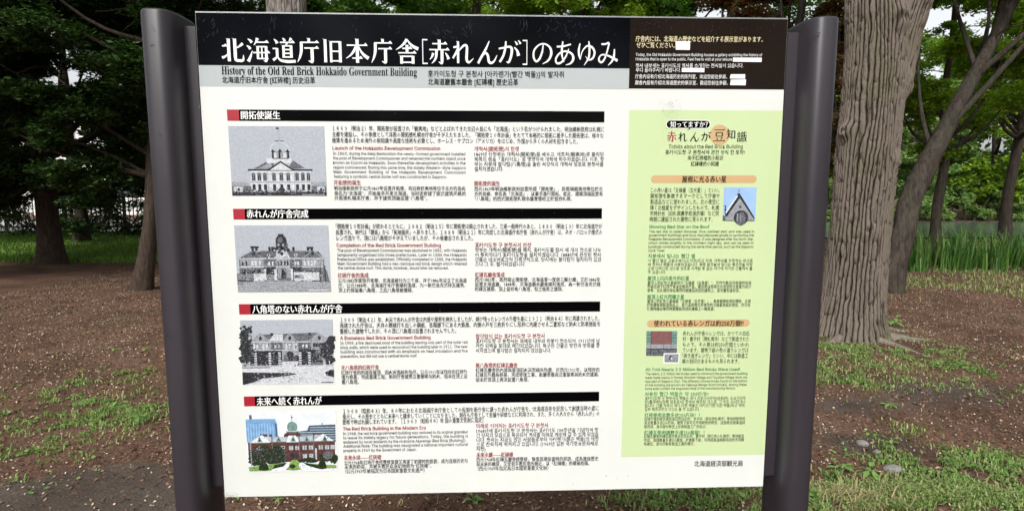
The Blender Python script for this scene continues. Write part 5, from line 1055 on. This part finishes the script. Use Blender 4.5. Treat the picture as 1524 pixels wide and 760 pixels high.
for s in specs:
    tree(s[0], 'tree', s[1], *s[2:11 - 2], s[9], s[10], s[11], s[12], s[13] if len(s) > 13 else 90, G1) if False else tree(s[0], 'tree', s[1], s[2], s[3], s[4], s[5], s[6], s[7], s[8], s[9], s[10], s[11], s[12], G1)
tree('broadleaf_tree', 'tree', 'mid green tree between the brown box corner and the copper maple', 1075, 14, 8.5, .12, (.0, 0), (56, (0, .2, 5.4), (2.1, 2, 2.5), (.5, .85), .6), M_BARK3, M_MID, 60000, .11, 86, G1)
tree('maple_tree', 'tree', 'copper-leaved maple with airy crown behind the right post top', 1165, 10.5, 7.5, .12, (.03, 0), (60, (-.1, 0, 4.9), (1.9, 1.6, 1.9), (.32, .6), .5), M_BARK3, M_COPPER, 52000, .085, 91, None, .5, 16, .3, .6)
tree('maple_tree', 'tree', 'small copper maple seen in the slit between the right post and the big trunk', 1262, 9.6, 5.5, .09, (-.02, 0), (26, (-.1, 0, 3.3), (.9, .9, 1.3), (.25, .45), .5), M_BARK3, M_COPPER, 20000, .065, 92, None, .5, 12, .3, .6)
# leaning dark tree right of the big trunk
lx, ly, _ = at(1331, 8.4); t = thing('broadleaf_tree', 'dark leaning tree right of the big trunk, bent towards the right edge', 'tree', (lx, ly, gz(lx, ly) - .05))
P = spline([(0, 0, 0), (.05, 0, .45), (.14, 0, .95), (.26, .02, 1.45), (.5, .05, 2.0), (.95, .1, 2.9), (1.7, .3, 4.2), (2.4, .4, 6.0)], 6); V, F = tube(P, np.interp(np.linspace(0, 1, len(P)), [0, .2, .5, 1], [.20, .16, .14, .05]), 20)
V += (V - np.repeat(P, 20, 0)) * (0.35 * (vnoise(np.tile(np.arange(20), len(P)) * .5, np.repeat(P[:, 2], 20) * 4, 9)[:, None] - .5))
link('trunk', mesh_np('trunk', V, F, True), t, M_BARK3)
C, Rd = crown(95, 34, (2.2, .4, 5.8), (2.2, 1.8, 1.8), (.45, .8)); limbs(t, P, C, Rd, .12, M_BARK3, 96, 9, .5); leaf_cloud('crown', C, Rd, 60000, .11, 97, .5, M_MID, t)
# pale bright trees over the pond
for px, d, h, lab, sd_, lf in ((1350, 28, 9, 'pale green tree across the pond right behind the big trunk', 100, M_PALE), (1470, 27, 8.5, 'pale green bushy tree across the pond near the right edge', 101, M_LIME), (1600, 29, 9.5, 'pale green tree across the pond at the far right edge', 102, M_PALE), (1225, 30, 9, 'pale green tree across the pond between right post and big trunk', 103, M_LIME)):
    tree('broadleaf_tree', 'tree', lab, px, d, h, .16, (0, 0), (70, (0, 0, h * .52), (2.6, 2.2, h * .46), (.6, 1.1), .6), M_BARK3, lf, 52000, .19, sd_, 'pale trees across the pond')
tree('broadleaf_tree', 'tree', 'yellow-green tree with low branches at the upper right', 1500, 13, 7.5, .12, (0, 0), (46, (0, 0, 4.9), (2.2, 1.8, 2.1), (.4, .7), .5), M_BARK3, M_LIME, 55000, .10, 104)
tree('broadleaf_tree', 'tree', 'leafy tree whose low twigs show right beside the big trunk', 1395, 11.5, 6.5, .10, (0, 0), (30, (0, 0, 3.9), (1.2, 1.2, 1.8), (.3, .55), .5), M_BARK3, M_LIME, 34000, .08, 105)

# shrubs along the pond bank and beyond the pavement
def shrub(px, d, w_, h, m, label, seed, size=.09, n=14000, group=None):
    x, y, _ = at(px, d); t = thing('shrub', label, 'shrub', (x, y, 0), 0, group); rr = RNG(seed)
    C = np.array([(rr.uniform(-w_, w_), rr.uniform(-.5, .5), rr.uniform(.15, h * .85)) for i in range(22)]); Rd = np.array([(s, s, s * .75) for s in rr.uniform(.3, .6, 22)])
    sg = Geo()
    for c in C[:9]: V, F = tube(spline([(c[0] * .2, c[1] * .2, 0), (c[0] * .7, c[1] * .6, c[2] * .5), tuple(c)], 3), [.02] * 5 + [.012, .008], 5); sg.add(V, F)
    sg.build('stem', M_BARK3, t); leaf_cloud('foliage', C, Rd, n, size, seed, .4, m, t)
for i, (px, d, lab) in enumerate(((1240, 26.5, 'pale shrub across the pond seen through the slit left of the big trunk'), (1340, 26.2, 'pale shrub across the pond beside the leaning trunk'), (1440, 26.6, 'second pale shrub across the pond from the leaning trunk'), (1540, 26.2, 'pale shrub across the pond at the right edge'))):
    shrub(px, d, 1.9, 2.2, M_PALE, lab, 110 + i, .12, 16000, 'shrubs on the far bank of the pond')

for i, (px, lab) in enumerate(((-60, 'dark shrub against the railing far left'), (70, 'dark shrub against the railing, second from the left'), (175, 'dark shrub against the railing just left of the leaning trunk'), (290, 'dark shrub against the railing behind the left post'))):
    shrub(px, 18.3, 1.5, 1.35, M_EVG, lab, 130 + i, .10, 5200, 'dark shrubs along the railing')

# iris clumps by the water
M_IRIS = leafmat('iris blades', [(0.03, 0.09, 0.02), (0.06, 0.16, 0.03), (0.11, 0.24, 0.05), (0.16, 0.20, 0.07)], 0.4, 0.35)
for i, px in enumerate(range(1322, 1560, 21)):
    d = 10.9 + .5 * sin(i * 2.1); x, y, _ = at(px, d); rr = RNG(200 + i)
    P = np.column_stack([rr.normal(0, .16, 80), rr.normal(0, .16, 80), np.zeros(80)])
    lab = ['iris clump tucked against the leaning dark trunk', 'iris clump just right of the leaning dark trunk', 'third iris clump rightwards from the leaning trunk'][i] if i < 3 else 'clump of tall iris blades on the pond bank, %s in the row' % ['fourth', 'fifth', 'sixth', 'seventh', 'eighth', 'ninth', 'tenth', 'eleventh', 'twelfth', 'thirteenth', 'fourteenth', 'fifteenth', 'sixteenth', 'seventeenth', 'eighteenth'][i - 3]
    o = blades('iris_clump', P, rr.uniform(.7, 1.0), .026, M_IRIS, 230 + i, None, .6); o.location = (x, y, gz(x, y) - .02); tag(o, lab, 'iris', 'iris clumps along the pond bank')

# fence and pale building behind the evergreens
M_FENCE = plain('dark fence metal', (0.03, 0.03, 0.03), 0.6)
A = at(-700, 19.4); B = at(400, 19.4); fx = math.hypot(B[0] - A[0], B[1] - A[1]); rz = atan2(B[1] - A[1], B[0] - A[0])
fen = thing('iron_fence', 'dark metal railing beyond the strip of lawn on the left', 'fence', (A[0], A[1], 0), rz)
for z in (.18, 1.18): g = Geo(); g.box(0, fx, -.02, .02, z, z + .05); g.build('rail', M_FENCE, fen)
for k in range(int(fx / 2) + 1): g = Geo(); g.box(k * 2 - .04, k * 2 + .04, -.035, .035, -.1, 1.35); g.build('fence_post', M_FENCE, fen)
g = Geo()
for k in range(int(fx / .14)): g.box(k * .14 - .011, k * .14 + .011, -.01, .01, .1, 1.28)
g.build('bar', M_FENCE, fen, kind='stuff')
M_WALLB = plain('off-white render', (0.72, 0.71, 0.68), .8, noise=.06, nscale=.8); M_WIN = plain('dark window glass', (0.05, 0.06, 0.07), .12); M_FR = plain('grey window frame', (.3, .3, .3), .5)
A = at(-820, 30); B = at(330, 33); bw = math.hypot(B[0] - A[0], B[1] - A[1]); rz = atan2(B[1] - A[1], B[0] - A[0])
bl = thing('building', 'low off-white building across the pavement behind the evergreens', 'building', (A[0], A[1], 0), rz)
g = Geo(); g.box(0, bw, 0, 8, -.1, 6.2); g.build('wall', M_WALLB, bl)
g = Geo(); g.box(-.3, bw + .3, -.4, 8.3, 6.2, 6.5); g.build('roof', M_FR, bl)
for fl in (1.0, 4.0):
    for k in range(int(bw / 3.2)):
        g = Geo(); g.box(k * 3.2 + .8, k * 3.2 + 2.4, -.03, .0, fl, fl + 1.4); f_ = g.build('window', M_FR, bl)
        g = Geo(); g.box(k * 3.2 + .86, k * 3.2 + 1.57, -.04, -.03, fl + .06, fl + 1.34); g.box(k * 3.2 + 1.63, k * 3.2 + 2.34, -.04, -.03, fl + .06, fl + 1.34); g.build('pane', M_WIN, f_)
# far belt of woods; unseen arc behind the camera added to darken reflections
rr = RNG(300); C = []; Rd = []
for k in range(760):
    a = radians(rr.uniform(-75, 80)) if k < 420 else radians(rr.uniform(80, 285)); d = rr.uniform(38, 48) if k < 420 else rr.uniform(22, 30)
    if -1.3 < a < -0.25: d += 10
    z = rr.uniform(.3, 8.2 if k < 420 else 15); C.append((CAM[0] + d * sin(a + YAW), CAM[1] + d * cos(a + YAW), z)); s = rr.uniform(1.2, 2.2); Rd.append((s, s, s * .8))
leaf_cloud('far_woods', C, Rd, 190000, .5, 301, .3, M_MID, None, .5, .5, kind='stuff')
